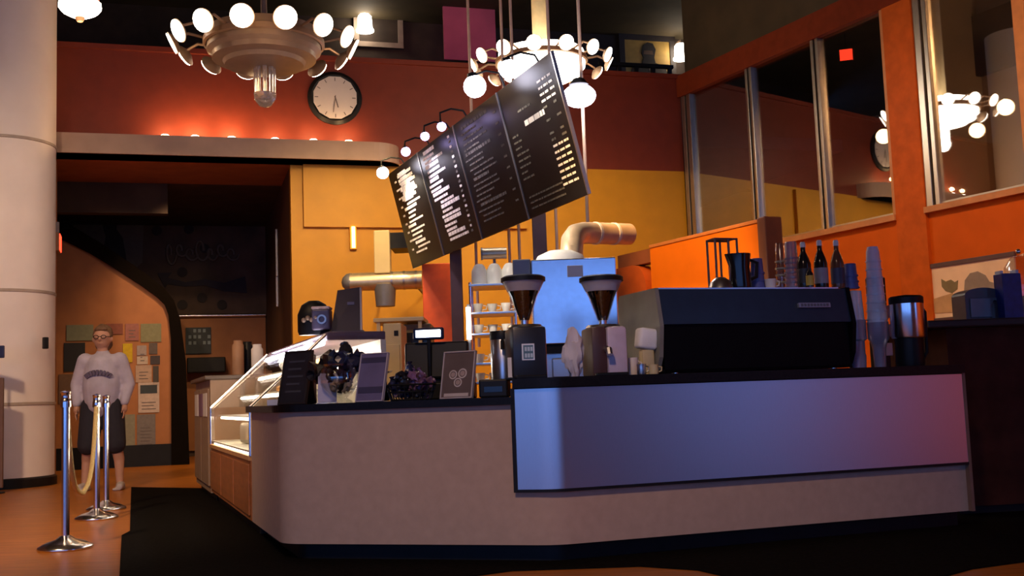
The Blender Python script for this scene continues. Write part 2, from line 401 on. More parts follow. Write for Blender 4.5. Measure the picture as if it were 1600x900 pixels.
MB().prism(band([e-d_*.001, e+d_*.02], -.02, .7), .10, .905).obj('counter_end', mat('counter_end_brown', (.22, .13, .09), .6), cn)
tag(MB().prism(band(P_left, -.035, .76), .822, .862).obj('worktop', STONE, smooth=False), 'lower black worktop along the left part of the counter', 'worktop')
tag(MB().prism(band(P_right, -.06, .76), .905, .955).obj('worktop', STONE), 'raised black worktop above the blue-grey metal panel', 'worktop')
ZL, ZU = .862, .955
CA = math.atan2(C[1]-B[1], C[0]-B[0])

# brown bar at the right
q = at(1492, 700, 7.05); bb = thing('side_bar', 'tall dark brown bar at the right end of the counter', 'bar', (q.x, 7.05, 0), CA*.4)
DKB = mat('bar_dark_brown', (.07, .022, .013), .7, spec=.1, var=.3, scale=6)
zt2 = at(1560, 497, 7.0).z
MB().box(0, 2.2, 0, .8, .06, zt2-.05).obj('bar_front', DKB, bb); MB().box(.03, 2.2, .05, .8, 0, .06).obj('toe_kick', BLACK, bb)
tag(MB().box(q.x-.14, q.x+2.2, 6.98, 7.95, zt2-.05, zt2, .01).obj('bar_top', mat('bar_top_dark', (.05, .03, .022), .35)), 'dark slab top of the tall brown bar', 'worktop')
ZB = zt2

# ================================================================ pastry case and back cabinets along the passage
ld = (Vector(A0)-Vector(A)).normalized(); LA = math.atan2(ld.y, ld.x)     # direction away from the viewer
# case frame: local x away from the viewer, local +y to the left (customer side)
cx, cy = A0[0]+ld.x*.05, A0[1]+ld.y*.05
pc = thing('pastry_case', 'lit glass pastry case with sloping front beside the counter', 'display case', (cx, cy, 0), LA)
WOODC = mat('case_wood', (.34, .12, .035), .4, var=.2, scale=4, stretch=(1, 1, 6))
LC = 2.9; DC = -.95
MB().box(0, LC, DC, 0, .10, .50).obj('case_base', WOODC, pc); MB().box(0.02, LC, DC, -.06, 0, .10).obj('toe_kick', BLACK, pc)
for k in range(3): MB().box(.05+k*.95, .95+k*.95, 0, .012, .13, .47, .004).obj('base_panel', WOODC, pc)
MB().box(0, LC, DC, .015, .50, .53).obj('base_rail', mat('case_rail', (.6, .33, .13), .35), pc)
MB().box(0, LC, DC, DC+.04, .53, 1.30).obj('case_back', mat('case_back_white', (.75, .68, .55), .4), pc)
MB().box(0, LC, DC, DC+.42, 1.30, 1.36, .01).obj('case_top', mat('case_top_purple', (.16, .10, .12), .4), pc)
# sloping glass: vertical to 0.85 then leaning back to the top
MB().box(0, LC, -.012, 0, .53, .86).obj('front_glass', GLASS, pc)
MB().hexa([(0, -.012, .86), (LC, -.012, .86), (LC, 0, .86), (0, 0, .86), (0, DC+.42, 1.33), (LC, DC+.42, 1.33), (LC, DC+.435, 1.34), (0, DC+.435, 1.34)]).obj('sloping_glass', GLASS, pc)
MB().prism([(DC+.04, .53), (-.012, .53), (-.012, .86), (DC+.42, 1.33), (DC+.04, 1.33)], -.006, .006, Matrix(((0, 0, 1, 0), (1, 0, 0, 0), (0, 1, 0, 0), (0, 0, 0, 1)))).obj('end_glass', GLASS, pc)
MB().tube([(0, .0, .53), (0, 0, .86), (0, DC+.43, 1.34)], .012, 8).obj('edge_trim', CHROME, pc)
MB().tube([(LC, .0, .53), (LC, 0, .86), (LC, DC+.43, 1.34)], .012, 8).obj('edge_trim', CHROME, pc)
SHELF = mat('case_shelf_white', (.9, .85, .74), .3)
for z, dep in ((.55, .90), (.78, .84), (.95, .66), (1.12, .50)):
    sh = MB().box(.04, LC-.04, DC+.05, DC+.05+dep, z, z+.012).obj('shelf', SHELF, pc)
    tb = MB().cyl((.08, DC+.05+dep-.03, z-.014), (LC-.08, DC+.05+dep-.03, z-.014), .011, n=8).obj('shelf_lamp', BULB, sh)
MB().cyl((.06, DC+.44, 1.285), (LC-.06, DC+.44, 1.285), .02, n=10).obj('lamp_tube', BULBC, pc)
for i, (lx, z) in enumerate(((.5, 1.22), (1.5, 1.22), (.6, .72), (1.8, .72))):
    p = pc.location.copy(); mrot = Matrix.Rotation(LA, 3, 'Z'); v = mrot @ Vector((lx, DC+.5, z))
    light('POINT', 'pastry_case_light', (p.x+v.x, p.y+v.y, z), 9 if z > 1 else 10, (1, .80, .52), .05)
PAST = mat('pastry_brown', (.42, .20, .06), .6, var=.3, scale=20, bump=.3); TRAY = mat('tray_card', (.75, .70, .6), .6)
def in_case(lx, ly, z):
    v = Matrix.Rotation(LA, 3, 'Z') @ Vector((lx, ly, 0)); return (cx+v.x, cy+v.y, z)
me_p = MB().ball((0, 0, .03), .055, 2, (1, .8, .6), .25, 3).mesh('pastry'); me_p.materials.append(PAST)
spots = [(.25+.28*i, DC+.05+dep-.18, z+.012) for z, dep in ((.55, .90), (.78, .84), (.95, .66), (1.12, .50)) for i in range(5)]
shelfn = {.55: 'bottom', .78: 'second', .95: 'third', 1.12: 'top'}
for i, (a, b, z) in enumerate(spots):
    o = link(me_p, 'pastry'); o.location = in_case(a, b, z); o.rotation_euler.z = i*1.3
    tag(o, ('nearest', 'second', 'third', 'fourth', 'farthest')[i % 5]+' brown pastry on the %s shelf of the lit case' % shelfn[round(z-.012, 2)], 'pastry', 'pastries on the %s shelf' % shelfn[round(z-.012, 2)])
# grey bags / trays seen in the lower window
for k, lx in enumerate((.42, .95, 1.5)):
    o = MB().box(-.19, .19, -.05, .05, 0, .17, .03, seg=3).obj('bread_loaf', mat('loaf_grey_tan', (.40, .33, .24), .7, bump=.2), smooth=True)
    o.location = in_case(lx, -.17, .562); o.rotation_euler.z = LA
    tag(o, ('nearest', 'middle', 'farthest')[k]+' grey-tan loaf in the lower window of the lit case', 'bread')
# cabinet further along the passage
px_ = in_case(LC+.04, 0, 0)
cb = thing('back_cabinet', 'dim tan cabinet beyond the pastry case in the passage', 'cabinet', px_, LA)
CABM = mat('cabinet_tan', (.30, .20, .13), .6, var=.1)
MB().box(0, 1.7, DC, 0, .08, 1.12).obj('cabinet_body', CABM, cb); MB().box(0, 1.7, DC, -.05, 0, .08).obj('toe_kick', BLACK, cb)
for k in range(2): MB().box(.04+k*.83, .82+k*.83, 0, .02, .14, 1.04, .006).obj('cabinet_door', CABM, cb)
for k, m_ in enumerate((PAPER, mat('sheet_mauve', (.22, .12, .2), .7), PAPER)): MB().box(.12+k*.5, .5+k*.5, .02, .026, .78, 1.0).obj('taped_sheet', m_, cb)
tag(MB().box(-.02, 1.75, DC-.03, .05, 1.12, 1.16, .008).obj('worktop', mat('cabinet_top', (.10, .07, .05), .4), fr=(px_[0], px_[1], LA)), 'brown worktop of the cabinet beyond the pastry case', 'worktop')

def place(px, Y, z=None, py=590):
    v = at(px, py, Y); v.z = z if z is not None else v.z; return v
def H(py, px, Y, base): return at(px, py, Y).z-base
# boxes and jars on that cabinet
CARD = mat('carton_mauve', (.34, .24, .24), .7); 
for k, (px, Y, hp, m, lab) in enumerate(((372, 11.2, 532, mat('tin_tan', (.40, .22, .12), .6), 'tall tan canister on the passage cabinet'), (402, 11.0, 538, PAPER, 'white tin canister on the passage cabinet'), (387, 11.35, 534, BLACK, 'black canister on the passage cabinet'))):
    v = place(px, Y, 1.16, 560); h = H(hp, px, Y, 1.16)
    o = MB().lathe([(0, 0), (.055, 0), (.06, .01), (.06, h-.05), (.045, h-.03), (.045, h), (0, h)], n=18).obj('canister', m, smooth=True)
    o.location = v; tag(o, lab, 'canister')
# framed notice and dark shelf on the wall behind
def bwpict(name, label, cat, x0, y0, x1, y1, y, m, frame=None, fw=.03):
    a, b = bwp(x0, y0, y), bwp(x1, y1, y); t = thing(name, label, cat)
    t.location = (K[0]-math.sin(BA)*y, K[1]+math.cos(BA)*y, 0); t.rotation_euler.z = BA
    MB().box(a.x, b.x, -.012, 0, b.z, a.z).obj('sheet', m, t)
    if frame:
        for (u0, u1, v0, v1) in ((a.x-fw, b.x+fw, a.z, a.z+fw), (a.x-fw, b.x+fw, b.z-fw, b.z), (a.x-fw, a.x, b.z, a.z), (b.x, b.x+fw, b.z, a.z)):
            MB().box(u0, u1, -.03, 0, v0, v1, .004).obj('frame', frame, t)
    return t, a, b
INK = mat('print_blue_black', (.03, .04, .055), .6); INKL = mat('print_pale_blue', (.20, .26, .32), .6)
t, a, b = bwpict('wall_poster', 'dark blue poster with pale lettering in the passage', 'poster', 290, 512, 330, 552, 5.3, INK)
mb = MB()
for r_ in range(3):
    for c_ in range(5):
        if (r_+c_) % 4: mb.box(a.x+.05+c_*.075*(b.x-a.x)/.4, a.x+.10+c_*.075*(b.x-a.x)/.4, -.016, -.012, a.z-.09-r_*.11, a.z-.03-r_*.11)
mb.obj('poster_print', INKL, t, kind='stuff')
a, b = bwp(292, 560, 5.2), bwp(352, 582, 5.2)
tag(bwbox('wall_shelf_box', BLACK, a.x, b.x, 4.9, 5.3, b.z, a.z, .02), 'black box shelf below the blue poster', 'shelf')

# ================================================================ notices on the stair wall
NB = [  # x0, y0, x1, y1, colour, label
 (100, 536, 133, 580, (.02, .02, .025), 'black poster left of the standing person'),
 (104, 508, 146, 532, (.18, .19, .13), 'green-grey notice above the black poster'),
 (166, 506, 192, 522, (.22, .07, .05), 'dark red flyer at the top of the notice wall'),
 (196, 506, 217, 532, (.30, .12, .11), 'dusty pink flyer at the top of the notice wall'),
 (220, 506, 252, 534, (.20, .20, .12), 'olive flyer at the top right of the notice wall'),
 (192, 537, 207, 566, (.52, .36, .01), 'yellow flyer beside the person\'s shoulder'),
 (214, 540, 229, 555, (.32, .27, .28), 'small grey flyer under the olive flyer'),
 (214, 557, 231, 569, (.46, .38, .34), 'small white flyer on the notice wall'),
 (212, 571, 237, 597, (.42, .30, .25), 'tan sheet in the middle of the notice wall'),
 (239, 572, 248, 602, (.06, .05, .05), 'narrow black flyer right of the tan sheet'),
 (233, 536, 246, 553, (.10, .08, .08), 'small dark flyer near the stair post'),
 (235, 556, 250, 569, (.05, .04, .05), 'small black flyer near the stair post'),
 (216, 598, 249, 644, (.50, .40, .38), 'white poster with a dark picture at its top'),
 (190, 648, 211, 697, (.22, .21, .17), 'pale green leaflet rack sheet beside the person\'s leg'),
 (214, 648, 243, 699, (.17, .15, .16), 'grey printed list at the bottom of the notice wall'),
 (92, 585, 120, 630, (.16, .09, .06), 'brown flyer below the black poster'),
]
for i, (x0_, y0_, x1_, y1_, c_, lab) in enumerate(NB):
    t, a, b = bwpict('wall_notice', lab, 'notice', x0_, y0_, x1_, y1_, YS-.005, mat('notice_%d' % i, c_, .7, var=.1, scale=20))
    if i == 12:
        MB().box(a.x+.03, b.x-.03, -.016, -.012, a.z-.17, a.z-.04).obj('picture', INK, t)
    if i in (8, 12, 14, 3, 7):
        mb = MB(); ln = 6 if i == 14 else 3
        for k in range(ln): mb.box(a.x+.05, b.x-.05-.03*(k % 2), -.015, -.012, b.z+.05+k*.05, b.z+.062+k*.05)
        mb.obj('notice_print', mat('notice_ink', (.12, .10, .11), .7), t, kind='stuff')
# exit sign seen edge-on beside the column
v = at(90, 380, 14.2); t = thing('exit_sign', 'glowing red exit sign seen edge-on beside the white column', 'sign', (v.x, v.y, v.z-.12), math.atan2(v.y, v.x)-.06)
MB().box(-.16, .16, -.03, .03, 0, .24, .01).obj('sign_case', mat('case_tan', (.3, .16, .08), .5), t); MB().box(-.15, .15, -.040, -.028, .015, .225).obj('lit_face', REDL, t); MB().box(-.15, .15, .028, .040, .015, .225).obj('lit_face', REDL, t); MB().box(-.02, .02, -.02, .02, .24, .4).obj('bracket', GREYM, t)
# small thermostat on the column and a sign edge at the frame's left
v = at(71, 536, 13.05); o = MB().box(-.03, .03, -.03, .03, -.07, .07, .01).obj('thermostat', BLACK); o.location = v; o.rotation_euler.z = .8
tag(o, 'small black thermostat box on the white column', 'thermostat')
v = at(-14, 640, 12.2); t = thing('notice_stand', 'dark notice stand cut off by the left edge of the picture', 'stand', (v.x, v.y, 0))
MB().box(-.14, .14, -.02, .02, .06, 1.28, .01).obj('sign_board', mat('stand_brown', (.16, .09, .07), .6), t); MB().box(-.14, .15, -.03, .0, 1.50, 1.64, .01).obj('header_card', mat('stand_blue', (.02, .03, .10), .5), t)
MB().cyl((0, .03, .02), (0, .03, 1.6), .015).obj('pole', BLACK, t); MB().lathe([(0, 0), (.15, 0), (.15, .012), (.03, .03), (0, .03)], n=24).obj('foot', BLACK, t)

# ================================================================ stanchions and rope
def stanchion(loc, lab):
    t = thing('rope_stanchion', lab, 'stanchion', loc, 0, 'chrome rope stanchions')
    MB().lathe([(0, 0), (.165, 0), (.17, .008), (.165, .02), (.12, .045), (.06, .062), (.032, .085), (0, .085)], n=40).obj('base', CHROME, t, True, ang=60)
    MB().lathe([(.0, .07), (.025, .07), (.025, .93), (.0, .93)], n=24).obj('post', CHROME, t, True)
    MB().lathe([(0, .93), (.033, .93), (.033, .945), (.029, .95), (.029, .985), (.033, .99), (.033, 1.0), (.0, 1.01)], n=24).obj('cap', CHROME, t, True)
    rg = MB().lathe([(.025, .90), (.034, .90), (.034, .93), (.025, .93)], n=24).obj('collar', CHROME, t, True)
    return t
s1 = atz(102, 858, 0); s2 = atz(151, 811, 0); s3 = s2+(s2-s1)*.42
stanchion(s1, 'near chrome stanchion in front of the white column')
stanchion(s2, 'second chrome stanchion holding the far end of the rope')
stanchion(s3, 'farthest chrome stanchion, mostly hidden behind the second one')
dr = (s2-s1).normalized(); r0, r1 = s1+dr*.05, s2-dr*.05
t = thing('barrier_rope', 'tan barrier rope sagging between the first two stanchions', 'rope', (0, 0, 0))
pts = []
for k in range(25):
    s_ = k/24; q = r0.lerp(r1, s_); q.z = .90-.62*(1-(2*s_-1)**4)**1.0*(1-.15*abs(2*s_-1)); pts.append(q)
MB().tube(pts, .017, 10).obj('rope_cord', mat('rope_tan', (.55, .40, .16), .6, bump=.4, scale=60), t, True)
for q in (r0, r1):
    mb = MB(); mb.tube([(q.x, q.y, .92), (q.x, q.y, .87), (q.x, q.y, .84)], [.012, .02, .02], 10); mb.obj('hook', CHROME, t, True)

# ================================================================ menu board over the kitchen
bF, bN = Vector((-1.2, 13.13, 2.45)), Vector((.64, 8.58, 2.45)); tF, tN = Vector((-1.48, 13.08, 3.6)), Vector((.36, 8.40, 3.6))
bu = (bN-bF); BL = bu.length; bu.normalize(); bv = (tF-bF); bv -= bu*bv.dot(bu); BH = bv.length; bv.normalize(); bn = bu.cross(bv)   # bn faces the customers? checked below
if bn.dot(Vector((0, 0, CZ))-bF) < 0: bn = -bn
mbd = thing('menu_board', 'large tilted black four-panel menu board with chalk-white lines', 'menu board', bF)
BMX = Matrix(((bu.x, bv.x, bn.x, 0), (bu.y, bv.y, bn.y, 0), (bu.z, bv.z, bn.z, 0), (0, 0, 0, 1)))
BOARD = mat('board_black', (.008, .007, .007), .3, var=.3, scale=3, spec=.25)
TXW = mat('chalk_white', (.88, .82, .70), .7); TXD = mat('chalk_grey', (.10, .09, .07), .7); TXB = mat('chalk_bright', (.9, .85, .75), .6)
PW = BL/4
rr = random.Random(3)
for i in range(4):
    x0_, x1_ = i*PW+.012, (i+1)*PW-.012
    pnl = MB().box(x0_, x1_, 0, BH, -.03, 0, .004, BMX).obj('board_panel', BOARD, mbd)
    MB().box(x1_+.002, x1_+.020, 0, BH, -.02, .008, 0, BMX).obj('panel_edge', ALU if i != 2 else GREYM, mbd)
    mb, md = MB(), MB()
    def ln(x, y, w_, h_, tgt):
        e_ = x+w_
        while x < e_-.01:
            q_ = min(rr.uniform(.035, .11), e_-x); tgt.box(i*PW+x, i*PW+x+q_, y, y+h_*.85, .0, .003, 0, BMX); x += q_+.014
    if i == 0:
        for k in range(19):
            y = BH-.10-k*.052; w_ = rr.uniform(.25, .55); ln(.34+rr.uniform(-.08, .1), y, w_, .026 if k % 4 else .038, mb)
            if k % 2: ln(.18, y, .07, .026, mb)
        for k in range(6): ln(.3+rr.uniform(0, .1), BH-.12-k*.055, .55, .04, mb)
    elif i == 1:
        for k in range(20):
            y = BH-.08-k*.052; s_ = .10+.16*(k > 10)+rr.uniform(0, .08); ln(s_, y, rr.uniform(.3, .62), .032 if k % 3 else .045, mb)
            ln(1.0, y, .06, .028, md if k % 2 else mb)
    elif i == 2:
        for k in range(19):
            y = BH-.10-k*.052; ln(.10+rr.uniform(0, .14), y, rr.uniform(.35, .75), .020 if k % 5 else .034, md)
            if k % 2: ln(1.04, y, .07, .022, md)
    else:
        ln(.42, BH-.42, .42, .055, mb); ln(.34, BH-.28, .3, .022, md)
        for k in range(8): ln(.10, BH-.46-k*.055, rr.uniform(.12, .3), .02, md)
        for k in range(3): ln(.12, .07+k*.05, .72, .018, md)
        for r_ in range(17):
            if r_ in (5, 7): continue
            for c_ in range(3):
                if r_ in (4, 6, 8, 9) and c_ == 1: continue
                ln(.84+c_*.105, BH-.16-r_*.055, .08, .022, mb if r_ < 4 or 9 < r_ else md)
    for b_, m_, nm in ((mb, TXW, 'menu_lines'), (md, TXD, 'faint_menu_lines')):
        if len(b_.b.verts): b_.obj(nm, m_, pnl, kind='stuff')
        else: b_.b.free()
def bpt(x, y, z=0): return bF+bu*x+bv*y+bn*z
# picture lamps along its top edge, each on a bent arm
def bray(px, py, off):
    d = ray(px, py); o_ = Vector((0, 0, CZ)); t_ = ((bF+bn*off)-o_).dot(bn)/d.dot(bn); p = o_+d*t_-bF; return p.dot(bu), p.dot(bv)
LAMPS = [(598, 270, BULBC, .07), (634, 237, BULBV, .05), (664, 213, BULBV, .045), (690, 198, BULBV, .045), (742, 135, BULBC, .10), (795, 108, BULBC, .08)]
names = ['farthest white', 'second violet', 'third violet', 'fourth violet', 'large fifth white', 'nearest white']
for i, (lpx, lpy, m_, br) in enumerate(LAMPS):
    ext = .26; x, yy = bray(lpx, lpy, ext); x = max(x, .03); yt = max(yy, BH-.02)
    p0, p2 = bpt(x, BH+.004, -.02), bpt(x, yy, ext)
    t = thing('picture_lamp', names[i]+' lamp along the top of the menu board from its far end', 'lamp', p0, 0, 'lamps along the menu board')
    def rel(p): return p-p0
    pb = p2+bn*(br+.05)
    MB().tube([rel(p0), rel(bpt(x, yt+.08, .0)), rel(bpt(x, yt+.12, .12)), rel(bpt(x, yt+.10, .24)), rel(p2+bv*br)], .010, 8).obj('lamp_arm', BLACK, t, True)
    hm = Matrix.Translation(rel(p2)) @ bv.to_track_quat('Z', 'Y').to_matrix().to_4x4()
    MB().lathe([(0, br*1.25), (br*.4, br*1.2), (br*.55, br*.75), (br*.5, br*.7), (0, br*.8)], n=18, mx=hm).obj('socket', BLACK, t, True)
    MB().ball(rel(p2), br, 3).obj('bulb', m_, t, True)
    c_ = (1, .86, .72) if not m_ is BULBV else (.8, .7, 1)
    light('SPOT', 'picture_lamp_light', p2-bv*(br+.03), (60, 34, 14, 10, 16, 14)[i], c_, .04, bpt(x+.15, BH*.45, 0), 110, .8)
# clamp lamp on the conduit right of the board
v = at(905, 150, 9.5); t = thing('clamp_lamp', 'glaring white lamp clamped to the conduit right of the board', 'lamp', v)
MB().ball((0, 0, 0), .13, 3, (1.15, 1, .8)).obj('bulb', BULBC, t, True); MB().lathe([(0, .16), (.05, .155), (.09, .10), (.08, .095), (0, .11)], n=20).obj('socket', BLACK, t, True); MB().box(-.01, at(911, 180, 9.6).x-v.x, .08, .11, .11, .135).obj('clamp', BLACK, t)
light('POINT', 'clamp_lamp_light', (v.x-.1, v.y-.25, v.z-.05), 22, (1, .9, .85), .08)
# its two square posts
for a_, b_, Y, lab in ((713, 430, 12.1, 'thinner far dark square post under the menu board'), (843, 370, 10.0, 'nearer dark square post under the menu board')):
    v = at(a_, b_, Y); top = 3.3
    tag(MB().box(v.x-.065, v.x+.065, Y-.065, Y+.065, 0, top, .006).obj('board_post', DKPOST), lab, 'post')
# thin conduits dropping from the ceiling
for a_, b_, Y, zb_, lab in ((911, 180, 9.6, 2.2, 'pale conduit right of the menu board'), (869, 350, 10.6, 1.75, 'pale conduit between the nearer post and the round duct'), (811, 375, 11.0, 1.75, 'pale conduit just left of the nearer post'), (796, 390, 11.2, 1.5, 'pale pink conduit above the wire shelves'), (744, 400, 11.6, 1.4, 'leftmost pale conduit below the menu board')):
    v = at(a_, b_, Y); tag(MB().cyl((v.x, Y, zb_), (v.x, Y, 8.0), .016, n=10).obj('ceiling_conduit', mat('conduit_pale', (.62, .42, .30), .4), smooth=True), lab, 'conduit')

# ================================================================ chandeliers
def disc(mb, c, nrm, r, th=.03):
    hm = Matrix.Translation(c) @ Vector(nrm).normalized().to_track_quat('Z', 'Y').to_matrix().to_4x4()
    mb.lathe([(0, -th*1.6), (r*.5, -th*1.3), (r*.95, -th*.2), (r, 0), (r*.96, .004), (0, .004)], n=20, mx=hm)
    return hm
CHB = mat('chandelier_bronze', (.34, .22, .14), .4, .3, var=.1); CHG = mat('chandelier_frosted', (.36, .25, .17), .35, trans=.25, var=.1)
CRY = mat('crystal', (.85, .80, .75), .08, trans=.8, var=.02)
def chandelier(name, lab, c, R, lit, rz, power, drum=True, stemmat=None, drumlit=False, nl=14, dr=.115, up_=3.0):
    t = thing(name, lab, 'chandelier', c, rz); k = R/.9
    MB().cyl((0, 0, .15*k), (0, 0, up_), .10*k if stemmat else .03*k, n=16).obj('stem', stemmat or CHB, t, True)
    MB().lathe([(0, .20*k), (.42*k, .18*k), (.54*k, .14*k), (.55*k, .06*k), (.55*k, -.06*k), (.50*k, -.09*k), (.50*k, -.14*k), (.40*k, -.16*k), (.38*k, -.20*k), (.18*k, -.22*k), (0, -.22*k)], n=32).obj('drum', (BULB if drumlit else CHG), t, True)
    MB().lathe([(.56*k, -.01*k), (.585*k, 0), (.585*k, .05*k), (.56*k, .06*k)], n=32).obj('drum_band', CHB, t, True)
    for j in range(8):
        a = 2*PI*j/8; MB().cyl((.085*k*math.cos(a), .085*k*math.sin(a), -.20*k), (.08*k*math.cos(a), .08*k*math.sin(a), -.48*k), .022*k, n=8).obj('crystal_rod', BULB if drumlit else CRY, t, True)
    MB().lathe([(0, -.62*k), (.06*k, -.60*k), (.10*k, -.54*k), (.11*k, -.48*k), (0, -.47*k)], n=20).obj('crystal_bowl', BULB if drumlit else CRY, t, True)
    for j in range(nl):
        a = 2*PI*j/nl; u = Vector((math.cos(a), math.sin(a), 0))
        arm = MB().tube([u*.5*k+Vector((0, 0, .05*k)), u*.72*k+Vector((0, 0, .10*k)), u*.86*k+Vector((0, 0, .04*k))], .014*k, 6).obj('arm', CHB, t, True)
        nrm = u*.85+Vector((0, 0, -.42))
        mb = MB(); disc(mb, u*.86*k, nrm, dr*k); mb.obj('reflector', CHB if lit else WHITE, arm, True)
        mb = MB(); disc(mb, u*.865*k+nrm.normalized()*.012*k, nrm, dr*.93*k, .006); mb.obj('lamp_disc', BULB if lit else WHITE, arm, True)
    if power:
        for j in range(4):
            a = 2*PI*j/4+.3; light('POINT', 'chandelier_light', (c[0]+R*1.15*math.cos(a), c[1]+R*1.15*math.sin(a), c[2]-.15), power/4, WARM, .12)
    return t
c1 = at(413, 72, 10.4); chandelier('chandelier', 'lit round chandelier with disc lamps and crystal drop at upper left', c1, .9, True, .22, 26)
c2 = at(846, 100, 13.4); chandelier('chandelier', 'chandelier with thick cream stem behind the top of the menu board', c2, .9, True, .1, 26, stemmat=mat('stem_cream', (.75, .55, .28), .5), drumlit=True, dr=.10)
# lantern at upper left
v = at(125, 12, 11.0); t = thing('hanging_lantern', 'glowing scalloped glass bowl lantern with red cap at top left', 'lantern', v)
MB().lathe([(0, -.10), (.10, -.09), (.17, -.05), (.205, 0), (.20, .05), (.17, .08), (0, .09)], n=96, wob=lambda a, z: 1+.05*abs(math.sin(a*8))).obj('glass_bowl', BULB, t, True, ang=80)
MB().lathe([(0, .09), (.18, .085), (.19, .10), (.16, .30), (.05, .42), (0, .42)], n=24).obj('cap', mat('lantern_red', (.65, .05, .02), .5, emit=.5, ecol=(.9, .06, .03)), t, True)
MB().lathe([(0, -.16), (.03, -.15), (.05, -.11), (.03, -.09), (0, -.09)], n=16).obj('finial', CHB, t, True); MB().cyl((0, 0, .4), (0, 0, 8-v.z), .015).obj('chain', CHB, t)
light('POINT', 'lantern_light', (v.x, v.y, v.z-.3), 15, WARM, .1)
# ledge uplights
for i, (a_, b_) in enumerate(((258, 229), (305, 230), (362, 231), (430, 234), (490, 236), (545, 239))):
    q = bwp(a_, b_, -.25); t = thing('ledge_uplight', ['leftmost', 'second', 'third', 'fourth', 'fifth', 'rightmost'][i]+' small uplight on the cream ledge, from the left', 'light', (K[0]+q.x*math.cos(BA)+.25*math.sin(BA), K[1]+q.x*math.sin(BA)-.25*math.cos(BA), zt), BA, 'uplights on the cream ledge')
    MB().lathe([(0, 0), (.07, 0), (.075, .015), (.06, .03), (.0, .03)], n=18).obj('housing', CHB, t, True)
    MB().lathe([(0, .05), (.04, .045), (.06, .03), (0, .025)], n=18).obj('lens', BULB, t, True)
    light('POINT', 'ledge_uplight_light', (t.location.x, t.location.y, zt+.12), 11 if i in (1, 2) else 6, (1, .58, .24), .03)
# wall clock, twelve-sided
q = bwp(523, 154, 0); t = thing('wall_clock', 'white twelve-sided wall clock in a black frame on the red wall', 'clock', (K[0]+q.x*math.cos(BA), K[1]+q.x*math.sin(BA), q.z), BA)
Rc = .315; cl = Matrix.Rotation(PI/2, 4, 'X')
MB().lathe([(0, 0), (Rc+.07, 0), (Rc+.07, .03), (Rc+.02, .06), (Rc, .05), (0, .05)], n=36, mx=cl).obj('frame', BLACK, t, True)
MB().prism([((Rc)*math.cos(2*PI*(k+.5)/12), (Rc)*math.sin(2*PI*(k+.5)/12)) for k in range(12)], .05, .058, cl).obj('dial', mat('dial_white', (.62, .56, .52), .5, var=.02), t)
TICK = mat('clock_ink', (.16, .13, .12), .5)
for k in range(12):
    MB().box(-.006, .006, .24, .29, .058, .061, 0, cl @ Matrix.Rotation(2*PI*k/12, 4, 'Z')).obj('hour_mark', TICK, t)
MB().box(-.008, .008, -.02, .15, .062, .066, 0, cl @ Matrix.Rotation(math.radians(-165), 4, 'Z')).obj('hour_hand', TICK, t)
MB().box(-.005, .005, -.03, .22, .067, .070, 0, cl @ Matrix.Rotation(math.radians(172), 4, 'Z')).obj('minute_hand', TICK, t)

# ================================================================ mezzanine: frames, sconces, pink glow panel
def sconce(px, py, y, lab):
    q = bwp(px, py, y); t = thing('wall_sconce', lab, 'lamp', (K[0]+q.x*math.cos(BA)-y*math.sin(BA), K[1]+q.x*math.sin(BA)+y*math.cos(BA), q.z), BA, 'mezzanine sconces')
    MB().lathe([(.0, .17), (.09, .16), (.125, .12), (.14, -.10), (.165, -.13), (.165, -.16), (.0, -.15)], n=24).obj('shade', BULB, t, True)
    MB().tube([(0, 0, .16), (0, .02, .24), (0, .25, .24)], .02, 8).obj('bracket', CHB, t, True)
    light('POINT', 'sconce_light', (t.location.x, t.location.y-.25, t.location.z-.2), 2.5, WARM, .08)
sconce(1064, 81, 4.2, 'white glowing sconce beside the figure poster upstairs')
sconce(570, 36, 4.2, 'white glowing sconce upstairs above the lit chandelier')
t, a, b = bwpict('framed_picture', 'empty pale picture frame on the dark upstairs wall', 'picture', 560, 18, 622, 68, 4.45, DARKW, mat('frame_tan', (.30, .22, .16), .6), .10)
t, a, b = bwpict('figure_poster', 'framed yellow poster with a dark bust silhouette upstairs', 'poster', 975, 62, 1048, 118, 4.4, mat('poster_yellow', (.40, .24, .05), .6), mat('frame_dark', (.03, .02, .015), .6), .12)
wx, wz = b.x-a.x, a.z-b.z
wprism([(a.x+wx*u, b.z+wz*v_) for u, v_ in ((.12, 0), (.15, .22), (.36, .32), (.40, .48), (.36, .62), (.40, .86), (.50, .95), (.62, .92), (.68, .75), (.64, .5), (.66, .34), (.88, .24), (.92, 0))], -.03, -.012).obj('silhouette', mat('silhouette_dark', (.018, .014, .012), .7), t)
wprism([(a.x+wx*u, b.z+wz*v_) for u, v_ in ((.46, .26), (.58, .26), (.52, .08))], -.036, -.03).obj('collar', TXD, t)
wprism([(a.x+wx*u, b.z+wz*v_) for u, v_ in ((.40, .58), (.62, .58), (.60, .70), (.42, .70))], -.036, -.03).obj('face', mat('face_brown', (.09, .05, .03), .7), t)
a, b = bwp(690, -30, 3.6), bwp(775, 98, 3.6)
o = bwbox('glow_panel', mat('glow_magenta', (.60, .13, .18), .7, var=.2, scale=1.2), a.x, b.x, 3.55, 3.6, b.z, a.z)  # added panel stands in for a pink glow
tag(o, 'magenta panel standing in for the pink glow upstairs behind the menu lamps', 'glow panel')
